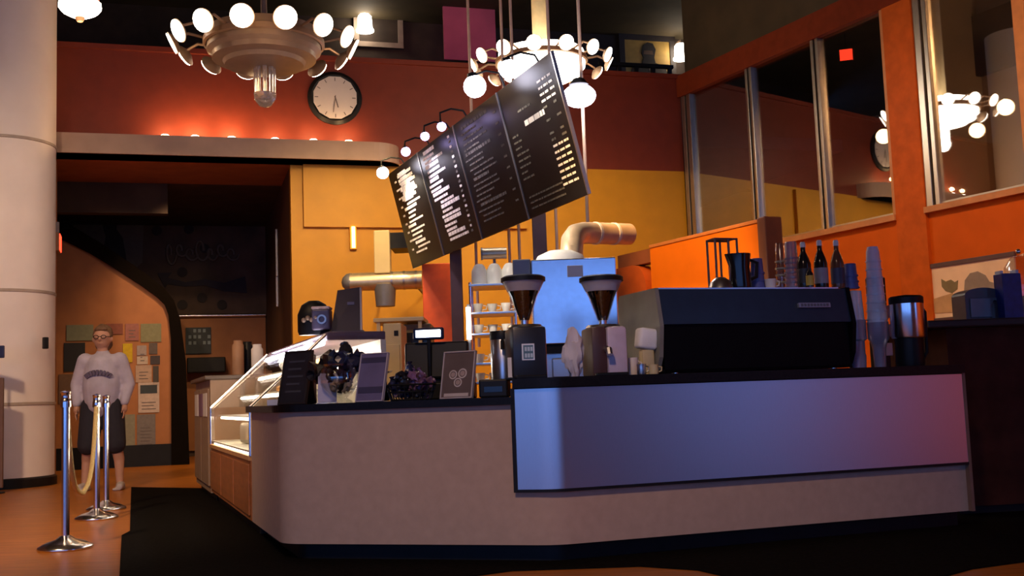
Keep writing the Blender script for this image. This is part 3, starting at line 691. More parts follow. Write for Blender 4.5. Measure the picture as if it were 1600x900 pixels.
for zz in (0,):
    a, b = bwp(935, 96, .6), bwp(1052, 124, .6)
    t = thing('balcony_rail', 'dark balcony railing below the figure poster', 'railing', (K[0]-.6*math.sin(BA), K[1]+.6*math.cos(BA), 0), BA)
    MB().box(a.x, b.x, -.04, .04, a.z-.06, a.z, .01).obj('top_rail', BLACK, t)
    for k in range(5):
        x = a.x+.06+k*(b.x-a.x-.12)/4; MB().box(x-.03, x+.03, -.03, .03, 4.9, a.z-.06).obj('baluster', BLACK, t)
light('SPOT', 'glow_panel_light', (-1.0, 15.6, 7.6), 70, (1, .35, .5), .1, (-.9, 19.8, 6.6), 60, .9)  # added pink spot without a fixture, tints the panel
v = rwp(1322, 86, 5.5); t = thing('exit_sign', 'small lit red plate imitating a sign reflection in the right windows', 'sign', (K[0]+v.x*math.cos(RA)-5.5*math.sin(RA), K[1]+v.x*math.sin(RA)+5.5*math.cos(RA), v.z), -.3)  # glowing plate added behind the glass to imitate a reflected sign
MB().box(-.14, .14, -.02, .04, -.13, .13, .01).obj('sign_case', BLACK, t); MB().box(-.12, .12, -.03, -.018, -.11, .11, .004).obj('lit_face', REDL, t); MB().cyl((0, 0, .13), (0, 0, 8-v.z), .012).obj('hanger', BLACK, t)

# ================================================================ kitchen backdrop
# orange half wall running away from the viewer, with a rounded niche end
h0, h1 = Vector((1.05, 10.63)), Vector((2.03, 8.79)); HA = math.atan2(h1.y-h0.y, h1.x-h0.x); HL = (h1-h0).length
hw = thing('half_wall', 'bright orange half wall standing behind the espresso machine', 'partition', (h0.x, h0.y, 0), HA)
MB().box(.55, HL, 0, .14, 0, 2.20).obj('wall_panel', ORGB, hw)
MB().box(.55, HL, -.01, .15, 2.20, 2.23, .004).obj('coping', mat('coping_orange', (.62, .20, .04), .5), hw)
MB().box(HL, HL+.10, -.02, .16, 0, 2.24, .01).obj('end_post', mat('end_post_brown', (.22, .075, .03), .5), hw)
npl = [(0, 0)]+[(.50, 0)]+[(.50, 1.6)]+[(.5-.22+.22*math.cos(t*PI/12), 1.85+.22*math.sin(t*PI/12)) for t in range(0, 7)]+[(0, 2.07)]
wprism(npl, -.03, .12).obj('rounded_panel', mat('rounded_orange', (.55, .10, .012), .45), hw)
wprism([(0, 2.07), (.55, 2.07), (.55, 2.2), (0, 2.2)], .0, .12).obj('header', mat('header_brown', (.30, .09, .03), .5), hw)
# red-orange door panel behind the far post
v = at(686, 470, 13.0); tag(MB().box(v.x-.19, v.x+.19, 12.95, 13.05, 0, at(686, 412, 13).z, .01).obj('painted_panel', mat('panel_red_orange', (.60, .085, .02), .5)), 'red-orange painted panel left of the far board post', 'panel')
v = at(671, 448, 12.93); 
# brighter upper wall panel on the yellow wall (bulkhead box)
a, b = bwp(474, 292, -.07), bwp(700, 356, -.07)
struct(bwbox('trim_9', YELW, a.x, b.x+1.2, -.07, 0, b.z, 4.2))
# lit tube on the wall
q = bwp(552, 371, -.06); t = thing('wall_tube_lamp', 'small vertical yellow tube lamp on the orange wall', 'lamp', (K[0]+q.x*math.cos(BA), K[1]+q.x*math.sin(BA), q.z), BA)
MB().box(-.05, .05, -.06, 0, -.17, .17, .006).obj('back_plate', YELW, t); MB().cyl((0, -.08, -.15), (0, -.08, .15), .026, n=10).obj('tube', mat('tube_yellow', (1, .7, .2), .4, emit=5, ecol=(1, .62, .16)), t, True)
# silver duct: vertical shaft and horizontal spiral pipe
Yd = 13.6
def seg_duct(name, lab, pts, r, m, ribs=0, cat='duct'):
    t = thing(name, lab, cat, pts[0])
    P = [Vector(p)-Vector(pts[0]) for p in pts]
    MB().tube(P, r, 24).obj('pipe', m, t, True)
    d = (P[-1]-P[-2])
    for k in range(ribs):
        c_ = P[-2]+d*((k+.5)/ribs); u = d.normalized()
        MB().tube([c_-u*.012, c_+u*.012], r*1.04, 24).obj('seam', ALU, t, True)
    return t, P
p0, p1 = at(548, 441, Yd), at(660, 437, Yd)
t, P = seg_duct('round_duct', 'horizontal galvanised duct below the left end of the menu board', [p0, p0.lerp(p1, .5), p1], .115, DUCT, 3)
MB().ball((0, 0, 0), .118, 2).obj('end_cap', GREYM, t, True)
for s_ in (.2, .85):
    c_ = P[0].lerp(P[2], s_); MB().box(c_.x-.015, c_.x+.015, c_.y+.08, K[1]+.297*(p0.x+c_.x-.03-K[0])-p0.y-.005, c_.z-.015, c_.z+.015).obj('wall_bracket', GREYM, t)
MB().cyl(P[1]+Vector((-.02, 0, -.05)), P[1]+Vector((-.02, 0, -.32)), .14, .12, 20).obj('drop_collar', GREYM, t, True)
a, b = at(585, 362, Yd), at(611, 428, Yd)
t = thing('duct_shaft', 'vertical cream metal duct rising above the galvanised pipe', 'duct', (a.x, Yd, b.z)); MB().box(0, b.x-a.x, -.1, .1, 0, a.z-b.z, .01).obj('shaft', CREAMM, t); MB().box(b.x-a.x, b.x-a.x+.3, 0, .5, a.z-b.z-.22, a.z-b.z-.02).obj('side_branch', BLACK, t)
# exhaust pipe of the roaster with elbow
Yr = 7.55
e0, e1, e2 = at(983, 366, 8.6), at(912, 364, 8.3), at(893, 398, 7.9)
t, P = seg_duct('exhaust_pipe', 'cream exhaust pipe with an elbow above the blue roaster', [e0, e0.lerp(e1, .5), e1, at(900, 367, 8.22), at(894, 376, 8.1), e2, Vector((e2.x, 7.9, e2.z-.04))], .085, mat('pipe_cream', (.72, .50, .30), .4, .3), 0)
for s_ in (.35, .75): 
    c_ = (P[0].lerp(P[2], s_)); u = (P[2]-P[0]).normalized(); MB().tube([c_-u*.012, c_+u*.012], .089, 24).obj('seam', mat('seam_white', (.8, .72, .6), .4), t, True)
# cloth hood over the roaster top
a = at(842, 404, 7.75); b = at(905, 384, 7.75)

# coffee roaster / brewer cabinet in pale steel
bx0, bx1 = at(832, 470, Yr), at(965, 470, Yr); zR = at(890, 404, Yr).z; zR0 = at(890, 537, Yr).z
ro = thing('coffee_roaster', 'pale blue steel coffee machine cabinet between the two grinders', 'coffee machine', (bx0.x, Yr, 0), .0)
WR = bx1.x-bx0.x; RST = mat('pale_steel', (.70, .74, .80), .22, 1, var=.04, scale=20)
MB().box(0, WR, 0, .6, zR0, zR, .008).obj('cabinet', RST, ro)
MB().box(-.13, -.002, .02, .6, at(820, 436, Yr).z, zR+.01, .008).obj('side_box', GREYM, ro)
MB().box(.02, WR-.02, .03, .6, zR0-.06, zR0).obj('drip_ledge', BLACK, ro)
MB().box(.05, WR-.25, .10, .6, .9, zR0-.06).obj('pedestal', STEEL, ro); MB().box(.12, .25, .08, .10, .98, 1.12, .01).obj('tap_block', STEEL, ro)
for lx in (.04, WR-.08):
    for ly in (.12, .52): MB().box(lx, lx+.04, ly, ly+.04, 0, zR0-.06).obj('leg', GREYM, ro)
MB().box(.25, .36, -.006, 0, zR-.13, zR-.05, .002).obj('label_plate', WHITE, ro)
MB().box(.06, .08, -.02, 0, zR-.62 if zR-.62 > zR0 else zR0+.1, zR-.60 if zR-.62 > zR0 else zR0+.12).obj('latch', BLACK, ro)
tag(MB().lathe([(0, .10), (.08, .095), (.15, .06), (.18, 0), (0, 0)], (bx0.x+.22, Yr+.3, zR), 24, sx=1.1).obj('exhaust_hood', mat('hood_white', (.85, .80, .74), .5), smooth=True), 'rounded white hood on top of the blue coffee machine', 'hood')

# wire shelving with cups and jugs
Ys = 9.2; a, b = at(738, 560, Ys), at(808, 560, Ys)
sh = thing('wire_shelf', 'steel wire shelving unit with white crockery behind the register', 'shelf', (a.x, Ys, 0)); WS = b.x-a.x; 
for lx in (0, WS):
    for ly in (0, .4): MB().cyl((lx, ly, 0), (lx, ly, at(770, 440, Ys).z), .012, n=8).obj('upright', CHROME, sh, True)
SZ = [at(770, p_, Ys).z for p_ in (596, 566, 520, 487, 443)]
for z in SZ:
    s_ = MB().box(-.01, WS+.01, -.02, .42, z-.018, z, .003).obj('shelf_board', STEEL, sh)
CER = mat('white_ceramic', (.80, .72, .62), .3, var=.03)
def cup_mesh(r, h):
    me = MB().lathe([(0, 0), (r*.6, 0), (r*.65, .005), (r, h), (r*.93, h), (r*.6, .012), (0, .012)], n=18).mesh('cup'); me.materials.append(CER)
    me.polygons.foreach_set('use_smooth', [True]*len(me.polygons)); return me
me_c = cup_mesh(.045, .075)
rows = ['bottom', 'second', 'third', 'fourth']
for r_, z in enumerate(SZ[:4]):
    for k in range(3):
        o = link(me_c, 'cup'); o.location = (a.x+.06+k*.12, Ys+.06+.05*(k % 2), z)
        h_ = MB().tube([(.045+.0, 0, .06), (.075, 0, .055), (.07, 0, .025), (.035, 0, .02)], .006, 6).obj('handle', CER, o, True)
        tag(o, ('left', 'middle', 'right')[k]+' white cup on the %s board of the wire shelving' % rows[r_], 'cup', 'cups on the wire shelving')
for k in range(3):
    o = MB().lathe([(0, 0), (.06, 0), (.07, .03), (.068, .12), (.045, .165), (.03, .18), (0, .185)], n=18).obj('white_jug', mat('jug_white', (.92, .88, .80), .35), smooth=True)
    o.location = (a.x+.08+k*.13, Ys+.1, SZ[4]); tag(o, ('left', 'middle', 'right')[k]+' bright white jug on the top of the wire shelving', 'jug', 'jugs on top of the shelving')
v = at(772, 396, 9.45); t = thing('steel_canister', 'horizontal steel canister on the wall above the white jugs', 'canister', v)
MB().cyl((-.11, 0, 0), (.11, 0, 0), .05, n=20).obj('can_body', DUCT, t, True); MB().cyl((-.115, 0, 0), (-.10, 0, 0), .055, n=20).obj('can_lid', GREYM, t, True); MB().box(-.012, .012, .05, .07, SZ[4]-v.z, .05).obj('support_rod', GREYM, t)
v = at(738, 505, 9.0); t = thing('tube_lamp', 'slim vertical white lamp at the left side of the shelving', 'lamp', (v.x-.03, 9.0, 0)); MB().cyl((0, 0, at(738, 530, 9).z), (0, 0, at(738, 480, 9).z), .02, n=10).obj('tube', BULB, t, True); MB().box(-.012, .012, .02, .045, 0, at(738, 475, 9).z).obj('stand', GREYM, t)
# cream steel cabinet and worktable below the duct
v = at(615, 560, 10.2); zc = at(615, 505, 10.2).z
t = thing('cream_cabinet', 'tall cream metal cabinet below the galvanised duct', 'cabinet', (v.x-.09, 10.2, 0)); MB().box(0, .17, 0, .5, 0, zc, .01).obj('cabinet_body', CREAMM, t); MB().box(.10, .14, -.005, 0, zc-.12, zc-.07).obj('vent', BLACK, t); MB().box(.02, .15, -.01, 0, .1, zc-.2, .003).obj('cabinet_door', CREAMM, t)
a, b = at(583, 500, 10.9), at(662, 500, 10.9); zc = at(620, 496, 10.9).z
t = thing('kitchen_table', 'steel kitchen table in front of the orange wall', 'table', (a.x, 10.9, 0)); MB().box(0, b.x-a.x, 0, .6, zc-.04, zc, .006).obj('table_top', CREAMM, t)
for lx in (.03, b.x-a.x-.06):
    for ly in (.03, .54): MB().box(lx, lx+.035, ly, ly+.035, 0, zc-.04).obj('leg', CREAMM, t)
a_ = at(645, 520, 11.0); t = thing('kitchen_oven', 'dark olive oven box under the steel kitchen table end', 'oven', (a_.x-.12, 11.0, 0)); MB().box(0, .3, .05, .5, .6, zc-.06, .01).obj('oven_body', mat('oven_olive', (.20, .15, .06), .5), t); MB().box(.03, .27, .03, .05, .75, zc-.15, .004).obj('oven_door', BLACKG, t); MB().box(0.02, .06, .05, .5, 0, .6).obj('leg', GREYM, t); MB().box(0.24, .28, .05, .5, 0, .6).obj('leg', GREYM, t)

# ================================================================ grinders
def grinder(px, Y, lab, w_, body, side=None, badge=False, off=0):
    v = place(px, Y, ZU); t = thing('coffee_grinder', lab, 'grinder', v, CA*.5, 'tall bean grinders')
    zb1 = H(512, px, Y, ZU); zr0 = H(507, px, Y, ZU); zt_ = H(434, px, Y, ZU)
    if side: MB().box(-w_/2, -.015, -.13, .13, 0, zb1, .015).obj('side_cover', side, t, True); MB().box(-.015, w_/2, -.135, .13, 0, zb1, .02).obj('body', body, t, True)
    else: MB().box(-w_/2, w_/2, -.13, .13, 0, zb1, .018).obj('body', body, t, True)
    MB().lathe([(0, zb1), (.10, zb1), (.09, zb1+.015), (.022, zb1+.02), (.022, zr0+.03), (0, zr0+.03)], n=24).obj('collar', STEEL, t, True)
    rt_ = .118; zn = zr0+.02; zm = zn+(zt_-zn)*.55
    zbn = zn+(zt_-zn)*.68; rb = .075+(rt_-.075)*((zbn-zm)/(zt_-.02-zm))
    MB().lathe([(0, zn+.004), (.025, zn+.004), (.069, zm), (rb-.007, zbn), (rb*.5, zbn+.012), (0, zbn+.006)], n=32).obj('coffee_beans', mat('beans', (.005, .0035, .003), .8, bump=.8, scale=90, spec=.1), t, True)
    MB().lathe([(.030, zn), (.075, zm), (rb, zbn), (rb-.003, zbn), (.072, zm), (.027, zn)], n=32).obj('hopper_cone', GLASS, t, True)
    MB().lathe([(rb, zbn), (rt_, zt_-.02), (rt_-.004, zt_-.02), (rb-.004, zbn)], n=32).obj('hopper_wall', mat('hopper_smoke', (.62, .56, .55), .25, alpha=.6), t, True)
    MB().lathe([(0, zt_+.012), (rt_*.9, zt_+.010), (rt_+.006, zt_), (rt_+.006, zt_-.022), (rt_-.01, zt_-.022), (0, zt_-.018)], n=32).obj('lid', BLACK, t, True)
    MB().tube([(-.02, -.13, zb1*.55), (-.02, -.19, zb1*.52), (-.02, -.20, zb1*.42)], .018, 8).obj('spout', BLACK if not side else STEEL, t, True) if not badge else None
    MB().box(-w_/2+.01, w_/2-.01, -.17, .13, 0, .02, .006).obj('foot_plate', BLACK, t)
    if badge:
        lp = MB().box(-.045+off, .025+off, -.136, -.130, .10, .19, .002).obj('label', mat('badge_white', (.8, .84, .9), .5), t)
        MB().box(-.037+off, .017+off, -.138, -.136, .108, .182).obj('label_field', mat('badge_teal', (.10, .20, .26), .5), lp)
        mb = MB()
        for r_ in range(2):
            for c_ in range(3): mb.box(-.030+off+c_*.016, -.018+off+c_*.016, -.1395, -.138, .115+r_*.035, .137+r_*.035)
        mb.obj('label_print', mat('badge_ink', (.55, .68, .75), .5), lp, kind='stuff')
    return t
grinder(823, 6.02, 'black bean grinder with a white-bordered label', .19, mat('grinder_black', (.02, .022, .03), .35), badge=True)
grinder(946, 6.10, 'bean grinder with half brown, half pale mauve body', .20, mat('grinder_mauve', (.55, .45, .55), .4), side=mat('grinder_brown', (.07, .03, .025), .45))
# white cloth hanging beside the second grinder
v = place(898, 5.98, ZU); mb = MB(); mb.ball((0, 0, .13), .13, 3, (.42, .35, 1.0), .5, 2)
o = mb.obj('cleaning_cloth', mat('cloth_white', (.66, .60, .62), .8, bump=.4), smooth=True); o.location = v; tag(o, 'crumpled off-white cloth left of the mauve grinder', 'cloth')
# airpot left of the black grinder
v = place(787, 6.30, ZU); t = thing('airpot', 'steel airpot with black lid left of the black grinder', 'airpot', (v.x, 6.36, ZU)); h_ = H(530, 787, 6.3, ZU)
MB().lathe([(0, 0), (.07, 0), (.072, .02), (.072, h_), (.06, h_+.02), (0, h_+.02)], n=28).obj('body', STEEL, t, True); MB().lathe([(0, h_+.055), (.07, h_+.05), (.076, h_+.03), (.074, h_), (0, h_)], n=28).obj('lid', BLACK, t, True); MB().tube([(0, -.07, h_-.01), (0, -.11, h_-.02), (0, -.115, h_-.06)], .012, 8).obj('spout', BLACK, t, True)
v = place(791, 5.92, ZU); t = thing('card_holder', 'narrow white card standing at the left end of the raised worktop', 'card', (v.x+.025, 5.93, ZU), -.3); MB().box(-.014, .014, -.004, .004, .01, .12).obj('card', PAPER, t); MB().box(-.025, .025, -.02, .02, 0, .012, .003).obj('base', BLACK, t)

# ================================================================ espresso machine
Ym = 6.17; v = place(1037, Ym, ZU); em = thing('espresso_machine', 'wide blue-black espresso machine on the raised worktop', 'espresso machine', v, CA)
e1_ = at(1336, 520, 6.6); WM = 1.26; zt_ = H(451, 1037, Ym, ZU); zl = H(507, 1037, Ym, ZU)
EB = mat('espresso_blue_black', (.035, .050, .075), .32, .5, var=.1); EBK = mat('espresso_black', (.003, .003, .004), .5, spec=.1)
MB().hexa([(.0, -.02, zl), (WM, -.02, zl), (WM, .50, zl), (0, .50, zl), (0, .02, zt_), (WM, .02, zt_), (WM, .50, zt_), (0, .50, zt_)]).obj('top_housing', EB, em)
MB().box(.012, WM-.012, .0, .48, .012, zl-.001).obj('back_panel', EBK, em)
MB().box(.0, WM, .0, .50, .010, .03, .004).obj('tray', EBK, em)
for lx in (.08, WM-.12):
    for ly in (.05, .42): MB().cyl((lx+.02, ly, 0), (lx+.02, ly, .012), .02, n=12).obj('foot', CHROME, em, True)
SIDE = mat('espresso_side_grey', (.25, .25, .21), .45, .2)
def side_panel(x):
    pts = [(-.035, zl-.01), (-.03, zl+.02), (.012, zt_+.006), (.50, zt_+.006), (.53, zt_-.03), (.53, .03), (.03, .03), (-.01, .10)]
    mxs = Matrix(((0, 0, 1, x), (1, 0, 0, 0), (0, 1, 0, 0), (0, 0, 0, 1))); return MB().prism(pts, -.012, .012, mxs)
side_panel(-.012).obj('side_panel', SIDE, em); side_panel(WM+.012).obj('side_panel', EBK, em)
MB().box(.02, WM-.02, .06, .46, zt_, zt_+.012).obj('cup_tray', STEEL, em)
bdg = MB().box(WM-.36, WM-.14, -.022, -.002, zl+.085, zl+.115, .002, rotm('X', -9, (0, -.01, zl+.1))).obj('name_plate', mat('plate_silver', (.35, .36, .42), .35, .6), em)
mb = MB()
for k in range(9): mb.box(WM-.345+k*.022, WM-.331+k*.022, -.026, -.020, zl+.092, zl+.108, 0, rotm('X', -9, (0, -.01, zl+.1)))
mb.obj('plate_letters', mat('plate_ink', (.12, .12, .15), .5), bdg, kind='stuff')
v2 = place(1022, 6.28, ZU); t = thing('reflection_block', 'bright white block standing in for a light reflection at the left side of the espresso machine', 'reflection', (v2.x-.045, 6.20, ZU), CA)  # white block imitates a light reflection on the machine side
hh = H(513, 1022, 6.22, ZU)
MB().box(-.04, .035, -.03, .03, 0, hh*.55, .012).obj('jar', CREAMM, t, True); MB().box(-.06, .055, -.045, .045, hh*.55, hh, .02, rotm('Y', 8, (0, 0, hh*.7)), seg=3).obj('cloth', mat('reflection_white', (.92, .92, .90), .8, bump=.3), t, True)
for px, Y, r, h, m, lab in ((990, 6.1, .03, .10, CER, 'white cup between the mauve grinder and the espresso machine'), (1003, 5.98, .026, .06, STEEL, 'small steel jug in front of the espresso machine\'s left side'), (1022, 5.97, .028, .055, CREAMM, 'small cream jug at the espresso machine\'s left corner')):
    v = place(px, Y, ZU); o = MB().lathe([(0, 0), (r*.85, 0), (r, .01), (r*.9, h*.7), (r, h), (r*.9, h), (r*.8, .012), (0, .012)], n=18).obj('small_jug', m, smooth=True); o.location = v
    MB().tube([(r*.9, 0, h*.8), (r*1.6, 0, h*.7), (r*1.5, 0, h*.35), (r*.9, 0, h*.25)], .004, 6).obj('handle', m, o, True); tag(o, lab, 'jug')

# ---- things on top of the machine
ZM = ZU+zt_+.012
def onmach(px, d=.22):
    o_ = em.location; ux, uy = math.cos(CA), math.sin(CA); r_ = ray(px, 445); # point along machine at depth d
    ox, oy = o_.x-uy*d, o_.y+ux*d; t_ = (uy*ox-ux*oy)/(uy*r_.x-ux*r_.y); return Vector((r_.x*t_, r_.y*t_, ZM)), t_*r_.y
v, Y = onmach(1128, .3); t = thing('wire_rack', 'dark wire rack on the espresso machine against the orange half wall', 'rack', v, CA); hr = H(375, 1128, Y, ZM)
for lx in (-.06, .03, .09):
    for ly in (-.05, .05): MB().cyl((lx, ly, 0), (lx, ly, hr), .007, n=6).obj('rod', DKPOST, t)
for ly in (-.05, .05): MB().cyl((-.06, ly, hr), (.09, ly, hr), .007, n=6).obj('rod', DKPOST, t)
MB().box(-.065, .095, -.055, .055, hr, hr+.006).obj('rack_top', DKPOST, t)
v, Y = onmach(1157, .14); t = thing('milk_pitcher', 'black pitcher with wide spout on the espresso machine', 'pitcher', v, .3); hp = H(397, 1157, Y, ZM)
MB().lathe([(0, 0), (.065, 0), (.068, .02), (.06, hp*.6), (.07, hp), (.062, hp), (.052, hp*.6), (0, .02)], n=24, wob=lambda a, z: 1+(.35*max(0, math.cos(a-PI))**8 if z > hp*.8 else 0)).obj('body', BLACKG, t, True); MB().tube([(.06, 0, hp*.85), (.12, 0, hp*.75), (.11, 0, hp*.35), (.06, 0, hp*.25)], .011, 8).obj('handle', BLACK, t, True)
v, Y = onmach(1126, .12); o = MB().lathe([(0, .07), (.03, .065), (.06, .04), (.075, .0), (0, 0)], n=20).obj('upturned_bowl', STEEL, smooth=True); o.location = v; tag(o, 'upturned steel bowl at the left end of the machine top', 'bowl')
CUPB = mat('cup_blue_violet', (.10, .11, .32), .4)
def cupstack(px, d, r, py_top, m, lab, n=6, base=None, loc=None, rim=None, name='cup_stack', cat='cups', grp=None):
    v, Y = onmach(px, d) if loc is None else (loc, loc.y)
    h = H(py_top, px, Y, v.z); t = thing(name, lab, cat, v, 0, grp)
    prof = [(0, 0), (r, 0)]
    MB().lathe([(0, 0), (r, 0), (r*.80, h*.98), (r*.72, h), (0, h)], n=20).obj('cups', m, t, True)
    for k in range(n):
        z = h*.06+h*.7*k/n; rr_ = r*(1-.2*z/h); MB().lathe([(rr_-.002, z-.006), (rr_+.006, z-.006), (rr_+.006, z+.004), (rr_-.002, z+.004)], n=20).obj('cup_rim', rim or m, t, True)
    return t
cupstack(1184, .2, .045, 404, CUPB, 'short blue-violet cup stack next to the black pitcher', 3)
v, Y = onmach(1204, .15); o = MB().lathe([(0, 0), (.03, 0), (.036, .06), (.032, .06), (.027, .008), (0, .008)], n=18).obj('cup', CER, smooth=True); o.location = v; MB().tube([(.034, 0, .05), (.055, 0, .045), (.05, 0, .02), (.03, 0, .015)], .005, 6).obj('handle', CER, o, True); tag(o, 'single white cup on the machine beside the blue cups', 'cup')
cupstack(1222, .32, .035, 380, CLEARP, 'clear tan cup stack behind the syrup bottles', 5, rim=mat('rim_tan', (.45, .38, .26), .5))
cupstack(1239, .22, .045, 378, mat('plastic_lilac', (.38, .34, .46), .3, trans=.5), 'lilac clear cup stack left of the syrup bottles', 7)
def bottle(px, d, pyt, m, lab, cap, lm):
    v, Y = onmach(px, d); h = H(pyt, px, Y, ZM); t = thing('syrup_bottle', lab, 'bottle', v, CA, 'syrup bottles on the espresso machine')
    MB().lathe([(0, 0), (.040, 0), (.042, .01), (.042, h*.52), (.030, h*.66), (.016, h*.78), (.014, h*.90), (0, h*.90)], n=24).obj('glass', m, t, True)
    MB().lathe([(0, h), (.012, h), (.017, h*.97), (.017, h*.88), (0, h*.88)], n=16).obj('cap', cap, t, True)
    MB().lathe([(.0425, h*.10), (.0432, h*.10), (.0432, h*.42), (.0425, h*.42)], n=24).obj('label', lm, t, True)
BG = mat('bottle_dark', (.02, .016, .014), .12); BR = mat('bottle_brown', (.16, .06, .03), .15)
bottle(1258, .12, 378, BG, 'left dark syrup bottle with a white cap', WHITE, mat('label_black', (.03, .03, .03), .5))
bottle(1284, .14, 375, BG, 'middle dark syrup bottle with a pale grey label', WHITE, mat('label_grey', (.30, .28, .32), .5))
bottle(1310, .16, 375, BR, 'right brown syrup bottle with a white cap', WHITE, mat('label_dark', (.05, .05, .09), .5))
v, Y = onmach(1266, .05); t = thing('small_bottle', 'little bottle with a yellow label in front of the syrup bottles', 'bottle', v); MB().lathe([(0, 0), (.022, 0), (.023, .08), (.010, .10), (.010, .115), (0, .115)], n=16).obj('glass', BG, t, True); MB().lathe([(.0235, .01), (.024, .01), (.024, .07), (.0235, .07)], n=16).obj('label', mat('label_yellow', (.6, .42, .06), .5), t)
cupstack(1330, .18, .045, 412, CUPB, 'violet cup stack at the right end of the machine top', 3)
# ---- stacks right of the machine on the worktop
def onctr(px, Y): return place(px, Y, ZU)
VP = mat('plastic_violet_grey', (.30, .29, .42), .3, trans=.35); LP = mat('plastic_blue_clear', (.72, .76, .88), .15, trans=.3)
q = onctr(1352, 6.50); t = thing('cup_dispenser', 'grey cup dispenser tube right of the espresso machine', 'dispenser', (q.x+.03, 6.72, ZU)); 
MB().lathe([(0, 0), (.05, 0), (.055, .08), (.05, .09), (.05, .17), (.065, .18), (.065, .30), (0, .30)], n=24).obj('holder', VP, t, True); MB().lathe([(0, .30), (.058, .30), (.05, H(452, 1352, 6.6, ZU)), (0, H(450, 1352, 6.6, ZU))], n=24).obj('cups', LP, t, True)
q = onctr(1378, 6.6); t = thing('cup_dispenser', 'tall clear cup tower in a violet holder right of the machine', 'dispenser', (q.x+.03, 6.70, ZU))
MB().lathe([(0, 0), (.035, 0), (.04, .12), (.05, .16), (.065, .18), (.065, .28), (0, .28)], n=24).obj('holder', VP, t, True); ht = H(384, 1372, 6.65, ZU)
MB().lathe([(0, .28), (.062, .28), (.040, ht-.03), (.032, ht), (0, ht)], n=24).obj('cups', LP, t, True)
for k in range(8): z = .30+(ht-.34)*k/8; r_ = .062-.022*(z-.28)/(ht-.31); MB().lathe([(r_-.002, z-.004), (r_+.005, z-.004), (r_+.005, z+.004), (r_-.002, z+.004)], n=24).obj('cup_rim', LP, t, True)
q = onctr(1397, 6.8); t = thing('lid_rack', 'tall black lid rack behind the cup tower', 'rack', (q.x, 7.0-.05, ZU), CA); MB().box(-.05, .05, 0, .08, 0, H(432, 1397, 6.95, ZU), .008).obj('rack_body', BLACK, t); 
for k in range(3): MB().box(-.045, .045, -.03, .0, .08+k*.12, .16+k*.12, .004).obj('lids', VP if k else WHITE, t)
q = onctr(1427, 6.55); t = thing('vacuum_jug', 'steel vacuum jug with black lid and base at the counter\'s right end', 'jug', (q.x-.0, 6.58, ZU), CA); h0_, h1_, h2_ = H(528, 1427, 6.55, ZU), H(474, 1427, 6.55, ZU), H(462, 1427, 6.55, ZU)
MB().lathe([(0, 0), (.080, 0), (.085, .02), (.082, h0_), (0, h0_)], n=32).obj('base', BLACK, t, True); MB().lathe([(0, h0_), (.095, h0_), (.100, h0_+.01), (.098, h1_), (0, h1_)], n=36).obj('body', CHROME, t, True)
MB().lathe([(0, h2_+.01), (.09, h2_), (.101, h2_-.01), (.101, h1_), (0, h1_)], n=32).obj('lid', BLACK, t, True); MB().tube([(.095, 0, h1_-.01), (.13, 0, h1_-.05), (.125, 0, h0_*.5), (.08, 0, .03)], .012, 8).obj('handle', BLACK, t, True)

# ================================================================ things on the lower worktop
def onlow(px, Y): return place(px, Y, ZL, 622)
def leaning(name, lab, cat, px, Y, w_, py_top, m, frame, rz, lean, fw=.012):
    v = onlow(px, Y); h = H(py_top, px, Y, ZL); t = thing(name, lab, cat, v, rz); mx = rotm('X', -lean)
    sheet = MB().box(-w_/2, w_/2, -.006, .006, .004, h, 0, mx).obj('sheet', m, t)
    for (a, b, c, d) in ((-w_/2-fw, w_/2+fw, 0, fw), (-w_/2-fw, w_/2+fw, h, h+fw), (-w_/2-fw, -w_/2, fw, h), (w_/2, w_/2+fw, fw, h)): MB().box(a, b, -.012, .010, c, d, .002, mx).obj('frame', frame, t)
    MB().box(-w_*.15, w_*.15, .0, .008, .004, h*.8, 0, Matrix.Translation((0, h*.55, 0)) @ rotm('X', lean*.9) ).obj('prop', BLACK, t)
    return t, h, mx, sheet
t, h, mx, shp = leaning('chalkboard_sign', 'dark chalkboard sign at the left end of the lower worktop', 'sign', 456, 6.38, .19, 549, mat('slate_dark', (.022, .020, .024), .5, var=.3), mat('frame_black', (.025, .020, .018), .4), -.55, 13)
mb = MB()
for k in range(5): mb.box(-.06, .06-.02*(k % 2), -.0085, -.006, h-.06-k*.045, h-.048-k*.045, 0, mx)
mb.obj('chalk_lines', mat('chalk_faint', (.06, .06, .07), .7), shp, kind='stuff')
v = onlow(484, 6.66); o = MB().box(-.035, .035, -.05, .05, 0, H(552, 482, 6.52, ZL), .01).obj('leaflet_box', mat('leaflet_black', (.03, .022, .02), .5)); o.location = v; tag(o, 'narrow dark leaflet box right of the chalkboard', 'box')
v = onlow(511, 6.20); t = thing('card_stand', 'pale lavender card standing left of the glass bowl', 'card', v, -.1); MB().box(-.055, .055, -.004, .004, .008, H(583, 511, 6.2, ZL), .001, rotm('X', -8)).obj('card', mat('card_lavender', (.50, .48, .60), .6), t); MB().box(-.055, .055, -.02, .03, 0, .008, .002).obj('foot', CLEARP, t)
# white plate at the far left corner
v = onlow(436, 6.62); t = thing('receipt_tray', 'small white tray at the left tip of the lower worktop', 'tray', v, .2); MB().box(-.07, .10, -.06, .06, 0, .012, .004).obj('tray_base', WHITE, t); MB().box(-.07, .10, -.06, -.05, .012, .035).obj('tray_lip', WHITE, t)
